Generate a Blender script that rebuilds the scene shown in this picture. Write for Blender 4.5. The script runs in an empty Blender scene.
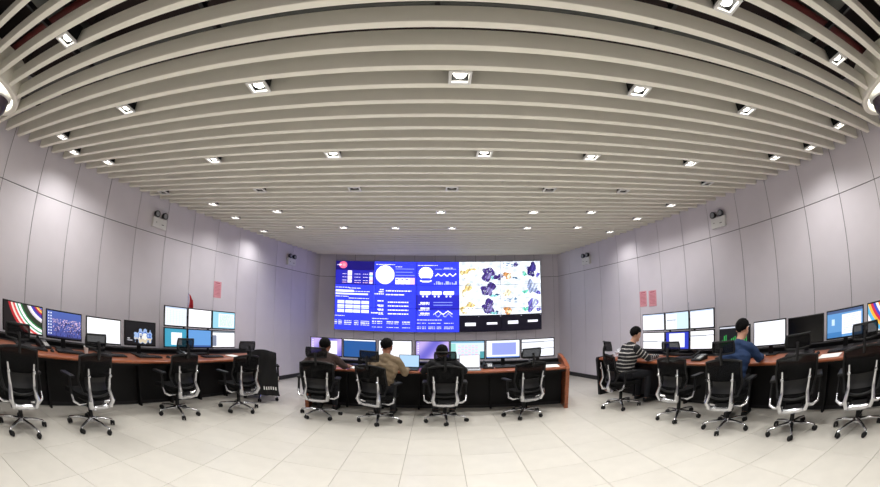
import bpy, bmesh, math, random
import numpy as np
from mathutils import Vector, Matrix, Euler
random.seed(7); rng = np.random.default_rng(7)
PI = math.pi
scn = bpy.context.scene
COL = scn.collection

# ------------------------------------------------------------------ camera
CAM_Z, PITCH, YAW, FPX, CYPX = 1.6201, 0.26477, 0.00839, 393.52, 211.63
cd = bpy.data.cameras.new('camera'); cam = bpy.data.objects.new('camera', cd); COL.objects.link(cam)
cam.location = (0, 0, CAM_Z); cam.rotation_euler = (PI/2 + PITCH, 0, -YAW)
cd.type = 'PANO'; cd.panorama_type = 'FISHEYE_EQUISOLID'
cd.sensor_fit = 'HORIZONTAL'; cd.sensor_width = 36.0; cd.sensor_height = 36.0*487/880
cd.fisheye_lens = FPX/880*36.0; cd.fisheye_fov = math.radians(200)
cd.shift_y = (CYPX - 243.5)/487.0
cd.clip_start = 0.02; cd.clip_end = 100
scn.camera = cam
# ------------------------------------------------------------------ world, exposure
w = bpy.data.worlds.new('world'); scn.world = w; w.use_nodes = True
w.node_tree.nodes['Background'].inputs[0].default_value = (0.9, 0.92, 1, 1)
w.node_tree.nodes['Background'].inputs[1].default_value = 0.02
vs = scn.view_settings
vs.view_transform = 'Standard'; vs.look = 'None'; vs.gamma = 1.0; vs.use_curve_mapping = False
vs.exposure = 0.0
SPOT_W = 57.0            # every recessed downlight
SPOT_COL = (1.0, 0.98, 0.95)
SCREEN_E = 1.25           # emission of a white screen pixel

# ------------------------------------------------------------------ helpers
def s2l(c):
    return tuple((x/255/12.92 if x/255 <= .04045 else ((x/255+.055)/1.055)**2.4) for x in c)
MATS = {}
def mat(name, rgb, rough=.5, metal=0., var=.06, scale=12., bump=0., spec=.5, rnd=0., alpha=1., coat=0.):
    if name in MATS: return MATS[name]
    m = bpy.data.materials.new(name); m.use_nodes = True
    nt = m.node_tree; b = nt.nodes['Principled BSDF']
    c = s2l(rgb)
    tc = nt.nodes.new('ShaderNodeTexCoord'); nz = nt.nodes.new('ShaderNodeTexNoise')
    nz.inputs['Scale'].default_value = scale; nz.inputs['Detail'].default_value = 4
    nt.links.new(tc.outputs['Object'], nz.inputs['Vector'])
    rp = nt.nodes.new('ShaderNodeValToRGB')
    rp.color_ramp.elements[0].position = .3; rp.color_ramp.elements[1].position = .7
    rp.color_ramp.elements[0].color = tuple(x*(1-var) for x in c)+(1,)
    rp.color_ramp.elements[1].color = tuple(min(1, x*(1+var)) for x in c)+(1,)
    nt.links.new(nz.outputs['Fac'], rp.inputs['Fac'])
    out = rp.outputs['Color']
    if rnd:
        oi = nt.nodes.new('ShaderNodeObjectInfo'); mr = nt.nodes.new('ShaderNodeMapRange')
        mr.inputs['To Min'].default_value = 1-rnd; mr.inputs['To Max'].default_value = 1+rnd
        nt.links.new(oi.outputs['Random'], mr.inputs['Value'])
        mx = nt.nodes.new('ShaderNodeVectorMath'); mx.operation = 'SCALE'
        nt.links.new(out, mx.inputs[0]); nt.links.new(mr.outputs[0], mx.inputs['Scale']); out = mx.outputs[0]
    nt.links.new(out, b.inputs['Base Color'])
    b.inputs['Roughness'].default_value = rough; b.inputs['Metallic'].default_value = metal
    b.inputs['Specular IOR Level'].default_value = spec; b.inputs['Alpha'].default_value = alpha
    b.inputs['Coat Weight'].default_value = coat
    if bump:
        bp = nt.nodes.new('ShaderNodeBump'); bp.inputs['Strength'].default_value = bump; bp.inputs['Distance'].default_value = .01
        n2 = nt.nodes.new('ShaderNodeTexNoise'); n2.inputs['Scale'].default_value = scale*12
        nt.links.new(tc.outputs['Object'], n2.inputs['Vector'])
        nt.links.new(n2.outputs['Fac'], bp.inputs['Height']); nt.links.new(bp.outputs['Normal'], b.inputs['Normal'])
    MATS[name] = m; return m
def wood(name, a, b_, rough=.35):
    m = bpy.data.materials.new(name); m.use_nodes = True; nt = m.node_tree; b = nt.nodes['Principled BSDF']
    tc = nt.nodes.new('ShaderNodeTexCoord'); mp = nt.nodes.new('ShaderNodeMapping')
    mp.inputs['Scale'].default_value = (2, 2, 30)
    wv = nt.nodes.new('ShaderNodeTexNoise'); wv.inputs['Scale'].default_value = 3; wv.inputs['Detail'].default_value = 6
    nt.links.new(tc.outputs['Object'], mp.inputs['Vector']); nt.links.new(mp.outputs[0], wv.inputs['Vector'])
    rp = nt.nodes.new('ShaderNodeValToRGB')
    rp.color_ramp.elements[0].position = .35; rp.color_ramp.elements[1].position = .65
    rp.color_ramp.elements[0].color = s2l(a)+(1,); rp.color_ramp.elements[1].color = s2l(b_)+(1,)
    nt.links.new(wv.outputs['Fac'], rp.inputs['Fac']); nt.links.new(rp.outputs['Color'], b.inputs['Base Color'])
    b.inputs['Roughness'].default_value = rough; b.inputs['Coat Weight'].default_value = .2
    MATS[name] = m; return m
def emat(name, rgb, strength):
    m = bpy.data.materials.new(name); m.use_nodes = True; nt = m.node_tree; b = nt.nodes['Principled BSDF']
    b.inputs['Base Color'].default_value = (.8, .8, .8, 1)
    b.inputs['Emission Color'].default_value = s2l(rgb)+(1,); b.inputs['Emission Strength'].default_value = strength
    return m
def screen_mat(name, strength):
    m = bpy.data.materials.new(name); m.use_nodes = True; nt = m.node_tree; b = nt.nodes['Principled BSDF']
    at = nt.nodes.new('ShaderNodeAttribute'); at.attribute_name = 'Col'
    b.inputs['Base Color'].default_value = (.01, .01, .012, 1); b.inputs['Roughness'].default_value = .35
    nt.links.new(at.outputs['Color'], b.inputs['Emission Color']); b.inputs['Emission Strength'].default_value = strength
    return m

class MB:
    """collects shapes into one mesh"""
    def __init__(s): s.v = []; s.f = []; s.m = []
    def add(s, v, f, mi=0):
        o = len(s.v); s.v += [tuple(p) for p in v]; s.f += [tuple(i+o for i in q) for q in f]; s.m += [mi]*len(f); return s
    def box(s, c, d, mi=0, rot=None):
        x, y, z = d[0]/2, d[1]/2, d[2]/2
        v = [Vector((a, b, e)) for e in (-z, z) for b in (-y, y) for a in (-x, x)]
        if rot is not None: v = [rot @ p for p in v]
        v = [p+Vector(c) for p in v]
        return s.add(v, [(0, 2, 3, 1), (4, 5, 7, 6), (0, 1, 5, 4), (2, 6, 7, 3), (0, 4, 6, 2), (1, 3, 7, 5)], mi)
    def bbox(s, c, d, b=.01, seg=2, mi=0, rot=None):
        bm = bmesh.new(); bmesh.ops.create_cube(bm, size=1)
        for v in bm.verts: v.co = Vector((v.co.x*d[0], v.co.y*d[1], v.co.z*d[2]))
        bmesh.ops.bevel(bm, geom=list(bm.edges), offset=min(b, min(d)*.49), segments=seg, affect='EDGES', profile=.5)
        vs_ = [v.co.copy() for v in bm.verts]
        if rot is not None: vs_ = [rot @ p for p in vs_]
        vs_ = [p+Vector(c) for p in vs_]
        fs = [[v.index for v in f.verts] for f in bm.faces]; bm.free()
        return s.add(vs_, fs, mi)
    def tube(s, pts, r, n=8, mi=0, caps=True, flat=(1, 1)):
        pts = [Vector(p) for p in pts]; k = len(pts)
        rs = r if isinstance(r, (list, tuple)) else [r]*k
        vs_ = []; up = None
        for i, p in enumerate(pts):
            t = (pts[min(i+1, k-1)]-pts[max(i-1, 0)]).normalized()
            if up is None: up = Vector((0, 0, 1)) if abs(t.z) < .9 else Vector((0, 1, 0))
            a = t.cross(up).normalized(); b = a.cross(t).normalized(); up = b
            for j in range(n):
                an = 2*PI*(j+.5)/n
                vs_.append(p+(a*math.cos(an)*flat[0]+b*math.sin(an)*flat[1])*rs[i])
        fs = [(i*n+j, i*n+(j+1) % n, (i+1)*n+(j+1) % n, (i+1)*n+j) for i in range(k-1) for j in range(n)]
        if caps: fs += [tuple(reversed(range(n))), tuple(range((k-1)*n, k*n))]
        return s.add(vs_, fs, mi)
    def lathe(s, prof, n=16, c=(0, 0, 0), mi=0, axis='z'):
        vs_ = []
        for r, h in prof:
            for j in range(n):
                a = 2*PI*j/n; x, y = r*math.cos(a), r*math.sin(a)
                p = (x, y, h) if axis == 'z' else ((h, x, y) if axis == 'x' else (y, h, x))
                vs_.append(Vector(p)+Vector(c))
        k = len(prof)
        fs = [(i*n+j, i*n+(j+1) % n, (i+1)*n+(j+1) % n, (i+1)*n+j) for i in range(k-1) for j in range(n)]
        fs += [tuple(reversed(range(n))), tuple(range((k-1)*n, k*n))]
        return s.add(vs_, fs, mi)
    def prism(s, poly, z0, z1, mi=0, axis='z'):
        n = len(poly); tr = {'z': lambda p, h: (p[0], p[1], h), 'x': lambda p, h: (h, p[0], p[1]), 'y': lambda p, h: (p[0], h, p[1])}[axis]
        v = [tr(p, z0) for p in poly]+[tr(p, z1) for p in poly]
        f = [(i, (i+1) % n, n+(i+1) % n, n+i) for i in range(n)]+[tuple(reversed(range(n))), tuple(range(n, 2*n))]
        return s.add(v, f, mi)
    def slab(s, top, bot, mi=0):
        """closed shell between two point strips (lists of quads given as grid rows)"""
        return s
    def shell(s, fn, nu, nv, th, mi=0):
        """grid surface fn(u,v)->point, thickened along +y by th"""
        P = [[Vector(fn(i/nu, j/nv)) for j in range(nv+1)] for i in range(nu+1)]
        v = [p for row in P for p in row]; n = len(v)
        v += [p+Vector((0, th, 0)) for p in v[:n]]
        I = lambda i, j: i*(nv+1)+j
        f = []
        for i in range(nu):
            for j in range(nv):
                f.append((I(i, j), I(i+1, j), I(i+1, j+1), I(i, j+1)))
                f.append((n+I(i, j), n+I(i, j+1), n+I(i+1, j+1), n+I(i+1, j)))
        for i in range(nu):
            f.append((I(i, 0), n+I(i, 0), n+I(i+1, 0), I(i+1, 0))); f.append((I(i, nv), I(i+1, nv), n+I(i+1, nv), n+I(i, nv)))
        for j in range(nv):
            f.append((I(0, j), I(0, j+1), n+I(0, j+1), n+I(0, j))); f.append((I(nu, j), n+I(nu, j), n+I(nu, j+1), I(nu, j+1)))
        return s.add(v, f, mi)
    def mesh(s, name, mats, smooth=True):
        me = bpy.data.meshes.new(name); me.from_pydata([tuple(p) for p in s.v], [], s.f); me.update()
        for m in (mats if isinstance(mats, (list, tuple)) else [mats]): me.materials.append(m)
        me.polygons.foreach_set('material_index', s.m)
        bm = bmesh.new(); bm.from_mesh(me); bmesh.ops.recalc_face_normals(bm, faces=bm.faces); bm.to_mesh(me); bm.free()
        if smooth:
            me.polygons.foreach_set('use_smooth', [True]*len(me.polygons)); me.set_sharp_from_angle(angle=math.radians(38))
        return me
    def build(s, name, mats, parent=None, loc=(0, 0, 0), rz=0, smooth=True):
        return link(name, s.mesh(name, mats, smooth), parent, loc, rz)
def link(name, me, parent=None, loc=(0, 0, 0), rz=0):
    o = bpy.data.objects.new(name, me); COL.objects.link(o); o.parent = parent; o.location = loc
    o.rotation_euler = (0, 0, rz) if not isinstance(rz, (tuple, list)) else rz
    return o
def empty(name, loc=(0, 0, 0), rz=0):
    o = bpy.data.objects.new(name, None); o.empty_display_size = .1; COL.objects.link(o); o.location = loc
    o.rotation_euler = (0, 0, rz); return o
def tag(o, label, cat, group=None):
    o['label'] = label; o['category'] = cat
    if group: o['group'] = group
    return o
def struct(o, label=None):
    o['kind'] = 'structure'
    if label: o['label'] = label
    return o
def copy_tree(o, parent=None):
    c = o.copy(); COL.objects.link(c); c.parent = parent
    for ch in list(o.children): copy_tree(ch, c)
    return c

# ------------------------------------------------------------------ materials
M_WALL = mat('wall_laminate', (224, 219, 226), .42, var=.02, scale=3, rnd=.02)
M_JOINT = mat('panel_joint', (92, 88, 92), .8)
M_SLAT = mat('slat_paint', (247, 244, 232), .5, var=.02, scale=4)
M_PLENUM = mat('plenum', (46, 34, 34), .9, var=.3, scale=2)
M_TILE = mat('floor_tile', (207, 203, 194), .33, var=.035, scale=5, rnd=.03, spec=.4)
M_GROUT = mat('tile_joint', (120, 112, 102), .9)
M_BASE = mat('baseboard_black', (26, 26, 30), .5)
M_BLACK = mat('black_plastic', (12, 12, 14), .5, spec=.35)
M_MESH = mat('chair_mesh', (6, 6, 7), .8, var=.2, scale=60, bump=.2, alpha=.84, spec=.2)
M_HMESH = mat('headrest_mesh', (10, 10, 12), .8, var=.2, scale=60, alpha=.72, spec=.2)
M_FAB = mat('chair_fabric', (10, 10, 12), .85, var=.2, scale=60, bump=.2, spec=.2)
M_CHROME = mat('polished_aluminium', (205, 206, 210), .22, metal=1., var=.03)
M_STEEL = mat('dark_steel', (70, 70, 74), .35, metal=.9)
M_WOOD = wood('console_wood', (128, 66, 36), (164, 92, 54))
M_CONS = mat('console_black', (11, 10, 12), .6, var=.1, scale=6, spec=.3)
M_WHITE = mat('white_plastic', (232, 232, 230), .4, var=.02)
M_METAL = mat('grey_metal', (150, 150, 150), .4, metal=.7)
M_PAPER = mat('paper', (238, 238, 234), .8, var=.03, scale=20)
M_GREY = mat('grey_plastic', (120, 120, 124), .5)
M_LAMP = emat('lamp_glow', (255, 250, 238), 9.0)
M_RING = emat('diffuser_glow', (255, 250, 238), 3.2)
M_SCR = screen_mat('screen_pixels', SCREEN_E)
M_SCRV = screen_mat('video_wall_pixels', 1.6)
M_SKIN = mat('skin', (196, 148, 122), .55, var=.05)
M_HAIR = mat('black_hair', (9, 8, 8), .85, var=.3, scale=80, bump=.3, spec=.15)

# ------------------------------------------------------------------ room shell
CEIL = 3.1126; TOP = 3.95; YB = 9.87; YR = -3.4
XL = lambda y: -(4.094-.2677*(y-5.97)); XR = lambda y: 4.145-.2518*(y-5.97)
AL = math.atan(.2677); AR = math.atan(.2518)

floor = struct(MB().prism([(XL(YR)-.2, YR-.2), (XR(YR)+.2, YR-.2), (XR(YB)+.2, YB+.2), (XL(YB)-.2, YB+.2)], -.15, -.006).build('floor', M_GROUT, smooth=False), 'pale square-tiled raised access floor')
TX, TY = .611, .6045
tile_me = MB().bbox((0, 0, -.006), (TX-.004, TY-.004, .012), .0015, 1).mesh('tile', M_TILE, smooth=False)
nt_ = 0
for j in range(-6, 12):
    y0 = 3.637+TY*j
    for i in range(-10, 10):
        x0 = .27+TX*i
        xa, xb, ya, yb = x0, x0+TX, y0, y0+TY
        if y0 < -.1 or ya > YB: continue
        lo = max(XL(ya), XL(yb))+.0; hi = min(XR(ya), XR(yb))
        cxm = (xa+xb)/2
        if xb < XL(ya)+.02 or xa > XR(ya)-.02: continue
        if xa >= XL(yb) and xb <= XR(yb) and yb <= YB:
            link('tile', tile_me, floor, (cxm, (ya+yb)/2, 0))
        else:   # cut tile along the wall
            p = []
            g = .002
            ye = min(yb, YB)
            l0, l1 = max(xa, XL(ya)), max(xa, XL(ye)); r0, r1 = min(xb, XR(ya)), min(xb, XR(ye))
            if r1-l1 < .03 or r0-l0 < .03: 
                if r0-l0 < .03: continue
                l1 = min(l1, r1-.005) if r1 > l1 else l1
                if r1 <= l1: continue
            MB().prism([(l0+g, ya+g), (r0-g, ya+g), (r1-g, ye-g), (l1+g, ye-g)], -.012, 0).build('tile', M_TILE, floor, smooth=False)
        nt_ += 1
MB().prism([(XL(YR), YR), (XR(YR), YR), (XR(0), 0.0), (XL(0), 0.0)], -.012, 0).build('floor_border', M_TILE, floor, smooth=False)

def wall(name, a, b, label, n_out):
    """backing slab from a to b on the floor plan, n_out points out of the room"""
    a = Vector(a); b = Vector(b); n = Vector(n_out).normalized()*.2
    return struct(MB().prism([a.to_tuple(), b.to_tuple(), (b+n).to_tuple(), (a+n).to_tuple()], -.15, TOP).build(name, M_JOINT, smooth=False), label)
wl = wall('wall_left', (XL(YR), YR), (XL(YB), YB), 'left wall of pale lavender-grey panels with dark joints', (-1, -.27))
wr = wall('wall_right', (XR(YR), YR), (XR(YB), YB), 'right wall of pale lavender-grey panels with dark joints', (1, -.25))
wb = wall('wall_back', (XL(YB)-.3, YB), (XR(YB)+.3, YB), 'far end wall of narrow pale panels behind the video wall', (0, 1))
wf = wall('wall_front', (XL(YR)-.3, YR), (XR(YR)+.3, YR), 'plain pale wall behind the viewpoint', (0, -1))
wf.data.materials[0] = M_WALL
ZJ = 2.557
def panels(parent, y0, dy, X, ang, sgn, imin, imax):
    W = dy/math.cos(ang)
    lo = MB().bbox((0, 0, (ZJ-.005+.09)/2), (.012, W-.008, ZJ-.005-.09), .002, 1).mesh('wall_panel', M_WALL, smooth=False)
    up = MB().bbox((0, 0, 0), (.012, W-.008, 3.9-ZJ-.005), .002, 1).mesh('wall_panel', M_WALL, smooth=False)
    for i in range(imin, imax):
        yc = y0+dy*(i+.5); xc = X(yc)
        n = Vector((-sgn*math.cos(ang), -math.sin(ang), 0))*.007
        rz = -sgn*ang*-1 if sgn < 0 else ang
        rz = -ang if sgn < 0 else ang
        link('wall_panel', lo, parent, (xc+n.x, yc+n.y, 0), rz)
        link('wall_panel', up, parent, (xc+n.x, yc+n.y, (3.9+ZJ+.005)/2), rz)
panels(wl, 1.991, .6062, XL, AL, -1, -8, 13)
panels(wr, 1.948, .6140, XR, AR, 1, -8, 13)
# back wall panels
PW = .5115
k0 = -2.60
bl = MB().bbox((0, 0, (ZJ-.005+.09)/2), (PW-.007, .012, ZJ-.005-.09), .002, 1).mesh('wall_panel', M_WALL, smooth=False)
bu = MB().bbox((0, 0, 0), (PW-.007, .012, 3.9-ZJ-.005), .002, 1).mesh('wall_panel', M_WALL, smooth=False)
for i in range(-1, 12):
    xa, xb = k0+PW*i, k0+PW*(i+1)
    if xa >= XL(YB)-.06 and xb <= XR(YB)+.06:
        link('wall_panel', bl, wb, ((xa+xb)/2, YB-.007, 0)); link('wall_panel', bu, wb, ((xa+xb)/2, YB-.007, (3.9+ZJ+.005)/2))
    else:
        a, b = max(xa, XL(YB)+.004), min(xb, XR(YB)-.004)
        if b-a > .05:
            MB().box(((a+b)/2, YB-.007, (ZJ-.005+.09)/2), (b-a-.006, .012, ZJ-.095)).build('wall_panel', M_WALL, wb, smooth=False)
            MB().box(((a+b)/2, YB-.007, (3.9+ZJ+.005)/2), (b-a-.006, .012, 3.9-ZJ-.005)).build('wall_panel', M_WALL, wb, smooth=False)
def base(name, X, ang, sgn):
    p = [(X(-3.3), -3.3), (X(YB-.02), YB-.02), (X(YB-.02)-sgn*.022, YB-.02), (X(-3.3)-sgn*.022, -3.3)]
    struct(MB().prism(p, 0.0, .095).build(name, M_BASE, smooth=False), 'black baseboard along the '+name.split('_')[1]+' wall')
base('baseboard_left', XL, AL, -1); base('baseboard_right', XR, AR, 1)
struct(MB().box(((XL(YB)+XR(YB))/2, YB-.013, .0475), (XR(YB)-XL(YB)-.05, .024, .095)).build('baseboard_back', M_BASE, smooth=False), 'black baseboard along the far wall')

# ------------------------------------------------------------------ ceiling: dark plenum slab with hanging slats
ceil = struct(MB().prism([(XL(YR)-.2, YR-.2), (XR(YR)+.2, YR-.2), (XR(YB)+.2, YB+.2), (XL(YB)-.2, YB+.2)], TOP, TOP+.15).build('ceiling', M_PLENUM, smooth=False), 'open slatted ceiling of long pale painted beams under a dark void')
SY0, SD, SWD, SH = 1.6162, .2111, .055, .13
RINGS = [(-4.42, .95), (4.44, .87)]; RR = .62
slat_y = lambda i: SY0+SD*i
def slat_piece(x0, x1, y):
    MB().bbox((0, 0, SH/2), (x1-x0, SWD, SH), .003, 1).build('slat', M_SLAT, ceil, ((x0+x1)/2, y, CEIL), smooth=False)
for i in range(-14, 39):
    y = slat_y(i); segs = [(XL(y)+.03, XR(y)-.03)]
    for cx, cy in RINGS:
        d = abs(y-cy)
        if d < RR+.03:
            h = math.sqrt(max(0, (RR-.01)**2-d*d)) if d < RR-.01 else 0
            if h > 0:
                new = []
                for a, b in segs:
                    if a < cx-h: new.append((a, min(b, cx-h)))
                    if b > cx+h: new.append((max(a, cx+h), b))
                segs = new
    for a, b in segs:
        if b-a > .04: slat_piece(a, b, y)
# carriers that the slats hang from, and hanger rods
for x in (-4.2, -2.8, -1.4, 0.0, 1.4, 2.8, 4.2):
    ymax = min(YB-.1, (5.97+(4.094-abs(x))/.2677)-.1)
    MB().box((0, 0, .02), (.03, ymax+1.5, .04)).build('carrier_rail', M_STEEL, ceil, (x, (ymax-1.5)/2, CEIL+SH), smooth=False)
    for y in (0.2, 1.4, 2.6):
        MB().tube([(0, 0, 0), (0, 0, TOP-CEIL-SH-.04)], .006, 6).build('hanger_rod', M_STEEL, ceil, (x, y, CEIL+SH+.04))
def pipe(name, pts, r, m, label, cat):
    tag(MB().tube(pts, r, 12).build(name, m), label, cat, 'services above the slats')
M_DUCT = mat('duct', (96, 98, 96), .5, metal=.5); M_RED = mat('red_pipe', (96, 22, 20), .5)
pipe('sprinkler_pipe', [(-5.2, 1.05, 3.46), (5.1, 1.05, 3.46)], .035, M_RED, 'dark red sprinkler pipe crossing above the nearest ceiling slats', 'pipe')
pipe('conduit_pipe', [(-5.05, 1.75, 3.44), (5.0, 1.75, 3.44)], .025, M_DUCT, 'thin grey conduit running above the ceiling slats', 'pipe')
pipe('air_duct', [(-3.3, -.6, 3.66), (-3.05, 4.5, 3.66)], .13, M_DUCT, 'round grey air duct above the left side of the slats', 'duct')
pipe('air_duct', [(3.3, -.6, 3.66), (3.05, 4.5, 3.66)], .13, M_DUCT, 'round grey air duct above the right side of the slats', 'duct')

# ------------------------------------------------------------------ recessed downlights
ld = bpy.data.lights.new('downlight_beam', 'SPOT'); ld.energy = SPOT_W; ld.color = SPOT_COL
ld.spot_size = math.radians(144); ld.spot_blend = 1.0; ld.shadow_soft_size = .045
def make_downlight():
    r = empty('downlight')
    f = MB(); o, i_ = .076, .056
    for sx, sy, dx, dy in ((0, o-.01, .152, .02), (0, -(o-.01), .152, .02), (o-.01, 0, .02, .112), (-(o-.01), 0, .02, .112)):
        f.box((sx, sy, .006), (dx, dy, .016))
    f.build('frame', M_WHITE, r, smooth=False)
    h = MB()
    for sx, sy, dx, dy in ((0, .06, .128, .008), (0, -.06, .128, .008), (.06, 0, .008, .112), (-.06, 0, .008, .112)):
        h.box((sx, sy, .07), (dx, dy, .112))
    h.box((0, 0, .13), (.128, .128, .008)); h.build('housing', M_BLACK, r, smooth=False)
    MB().lathe([(.028, .10), (.045, .06), (.047, .035), (.038, .02), (.022, .012), (.001, .009)], 16).build('lamp', M_LAMP, r)
    l = bpy.data.objects.new('downlight_beam', ld); COL.objects.link(l); l.parent = r; l.location = (0, 0, -.006)
    return r
ORD = ['first', 'second', 'third', 'fourth', 'fifth', 'sixth', 'seventh', 'eighth', 'ninth', 'tenth', 'eleventh']
rows = [(-2.5, 'first cross row, by the top edge', [-2.52, 1.61, 3.02]),
        (2.5, 'second cross row from the viewpoint', [-2.71, -1.27, .15, 1.47, 2.68]),
        (8.5, 'third cross row from the viewpoint', [-2.41, -1.01, .45, 1.55, 2.86]),
        (13.5, 'fourth cross row from the viewpoint', [-2.30, -1.0, .18, 1.39, 2.44]),
        (18.5, 'fifth cross row from the viewpoint', [-2.48, .06, 1.44, 2.39]),
        (23.5, 'sixth cross row, nearest the video wall', [-2.46, -1.63, -.71, .26, 1.58, 2.54])]
DL = []
for k, nm, xs in rows:
    for n_, x in enumerate(xs): DL.append((x, slat_y(k), f'square recessed downlight, {ORD[n_]} from left in the {nm}'))
DL.append((-1.15, slat_y(-2.5), 'square recessed downlight overhead just above the picture, left of centre')); DL.append((.22, slat_y(-2.5), 'square recessed downlight overhead just above the picture, at the centre'))
left_side = [(-4.2, 3.5), (-4.45, 5.5), (-4.1, 7.5), (-4.05, 13.5), (-3.46, 16.5), (-3.49, 20.5), (-3.4, 25.5)]
right_side = [(4.32, 1.5), (4.43, 4.5), (4.07, 6.5), (3.64, 11.5), (3.67, 16.5), (3.47, 20.5), (3.4, 25.5)]
for n_, (x, k) in enumerate(left_side): DL.append((x, slat_y(k), f'small square downlight along the left wall, {ORD[n_]} from the viewpoint'))
for n_, (x, k) in enumerate(right_side): DL.append((x, slat_y(k), f'small square downlight along the right wall, {ORD[n_]} from the viewpoint'))
OFF = {(-1.0, 13.5), (.18, 13.5), (1.39, 13.5), (2.44, 13.5), (-2.30, 13.5), (-4.05, 13.5), (3.64, 11.5)}
M_LAMPOFF = mat('lamp_unlit', (150, 148, 140), .3)
proto = make_downlight(); first = True
ls = ld.copy(); ls.energy = SPOT_W*.6
for x, y, lab in DL:
    o = proto if first else copy_tree(proto); first = False
    o.location = (x, y, CEIL-.004); tag(o, lab, 'downlight', 'recessed square ceiling downlights')
    off = any(abs(x-a) < .01 and abs(y-slat_y(k)) < .01 for a, k in OFF)
    if off:
        for ch in list(o.children):
            if ch.name.startswith('lamp'):
                ch.data = ch.data.copy(); ch.data.materials[0] = M_LAMPOFF
            elif ch.type == 'LIGHT': bpy.data.objects.remove(ch)
    elif 'along the' in lab:
        for ch in o.children:
            if ch.type == 'LIGHT': ch.data = ls
# the same lights go on over the part of the room behind the viewpoint
n_ = 0
for k in (-8.5, -13.5):
    for x in (-2.8, -.9, .9, 2.8):
        o = copy_tree(proto); o.location = (x, slat_y(k), CEIL-.004)
        tag(o, f'square recessed downlight overhead behind the viewpoint, {ORD[n_]} of eight', 'downlight', 'recessed square ceiling downlights'); n_ += 1

# round luminous fittings at both sides, with a dark camera dome
for (cx, cy), side in zip(RINGS, ('left', 'right')):
    r = empty('round_ceiling_light', (cx, cy, CEIL))
    MB().lathe([(RR, .28), (RR, -.02), (RR-.01, -.03), (RR-.07, -.03), (RR-.08, -.02), (RR-.08, .28)], 48).build('rim', M_SLAT, r)
    MB().lathe([(RR-.082, .06), (RR-.082, .02), (.001, .02)], 48).build('diffuser', M_RING, r)
    tag(r, f'large round glowing ceiling light cut by the {side} edge of the picture', 'ceiling light')
    d = empty('dome_camera', (cx*.945, cy+.29, CEIL+.002))
    MB().lathe([(.15, .02), (.15, -.05), (.13, -.06)], 24).build('mount', M_WHITE, d)
    MB().lathe([(.125, -.055), (.125, -.12), (.11, -.17), (.08, -.21), (.04, -.235), (.001, -.24)], 24).build('dome', mat('dome_smoke', (60, 50, 62), .12, spec=.8), d)
    tag(d, f'dark smoked dome camera under the round light at the {side} edge', 'camera')

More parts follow.
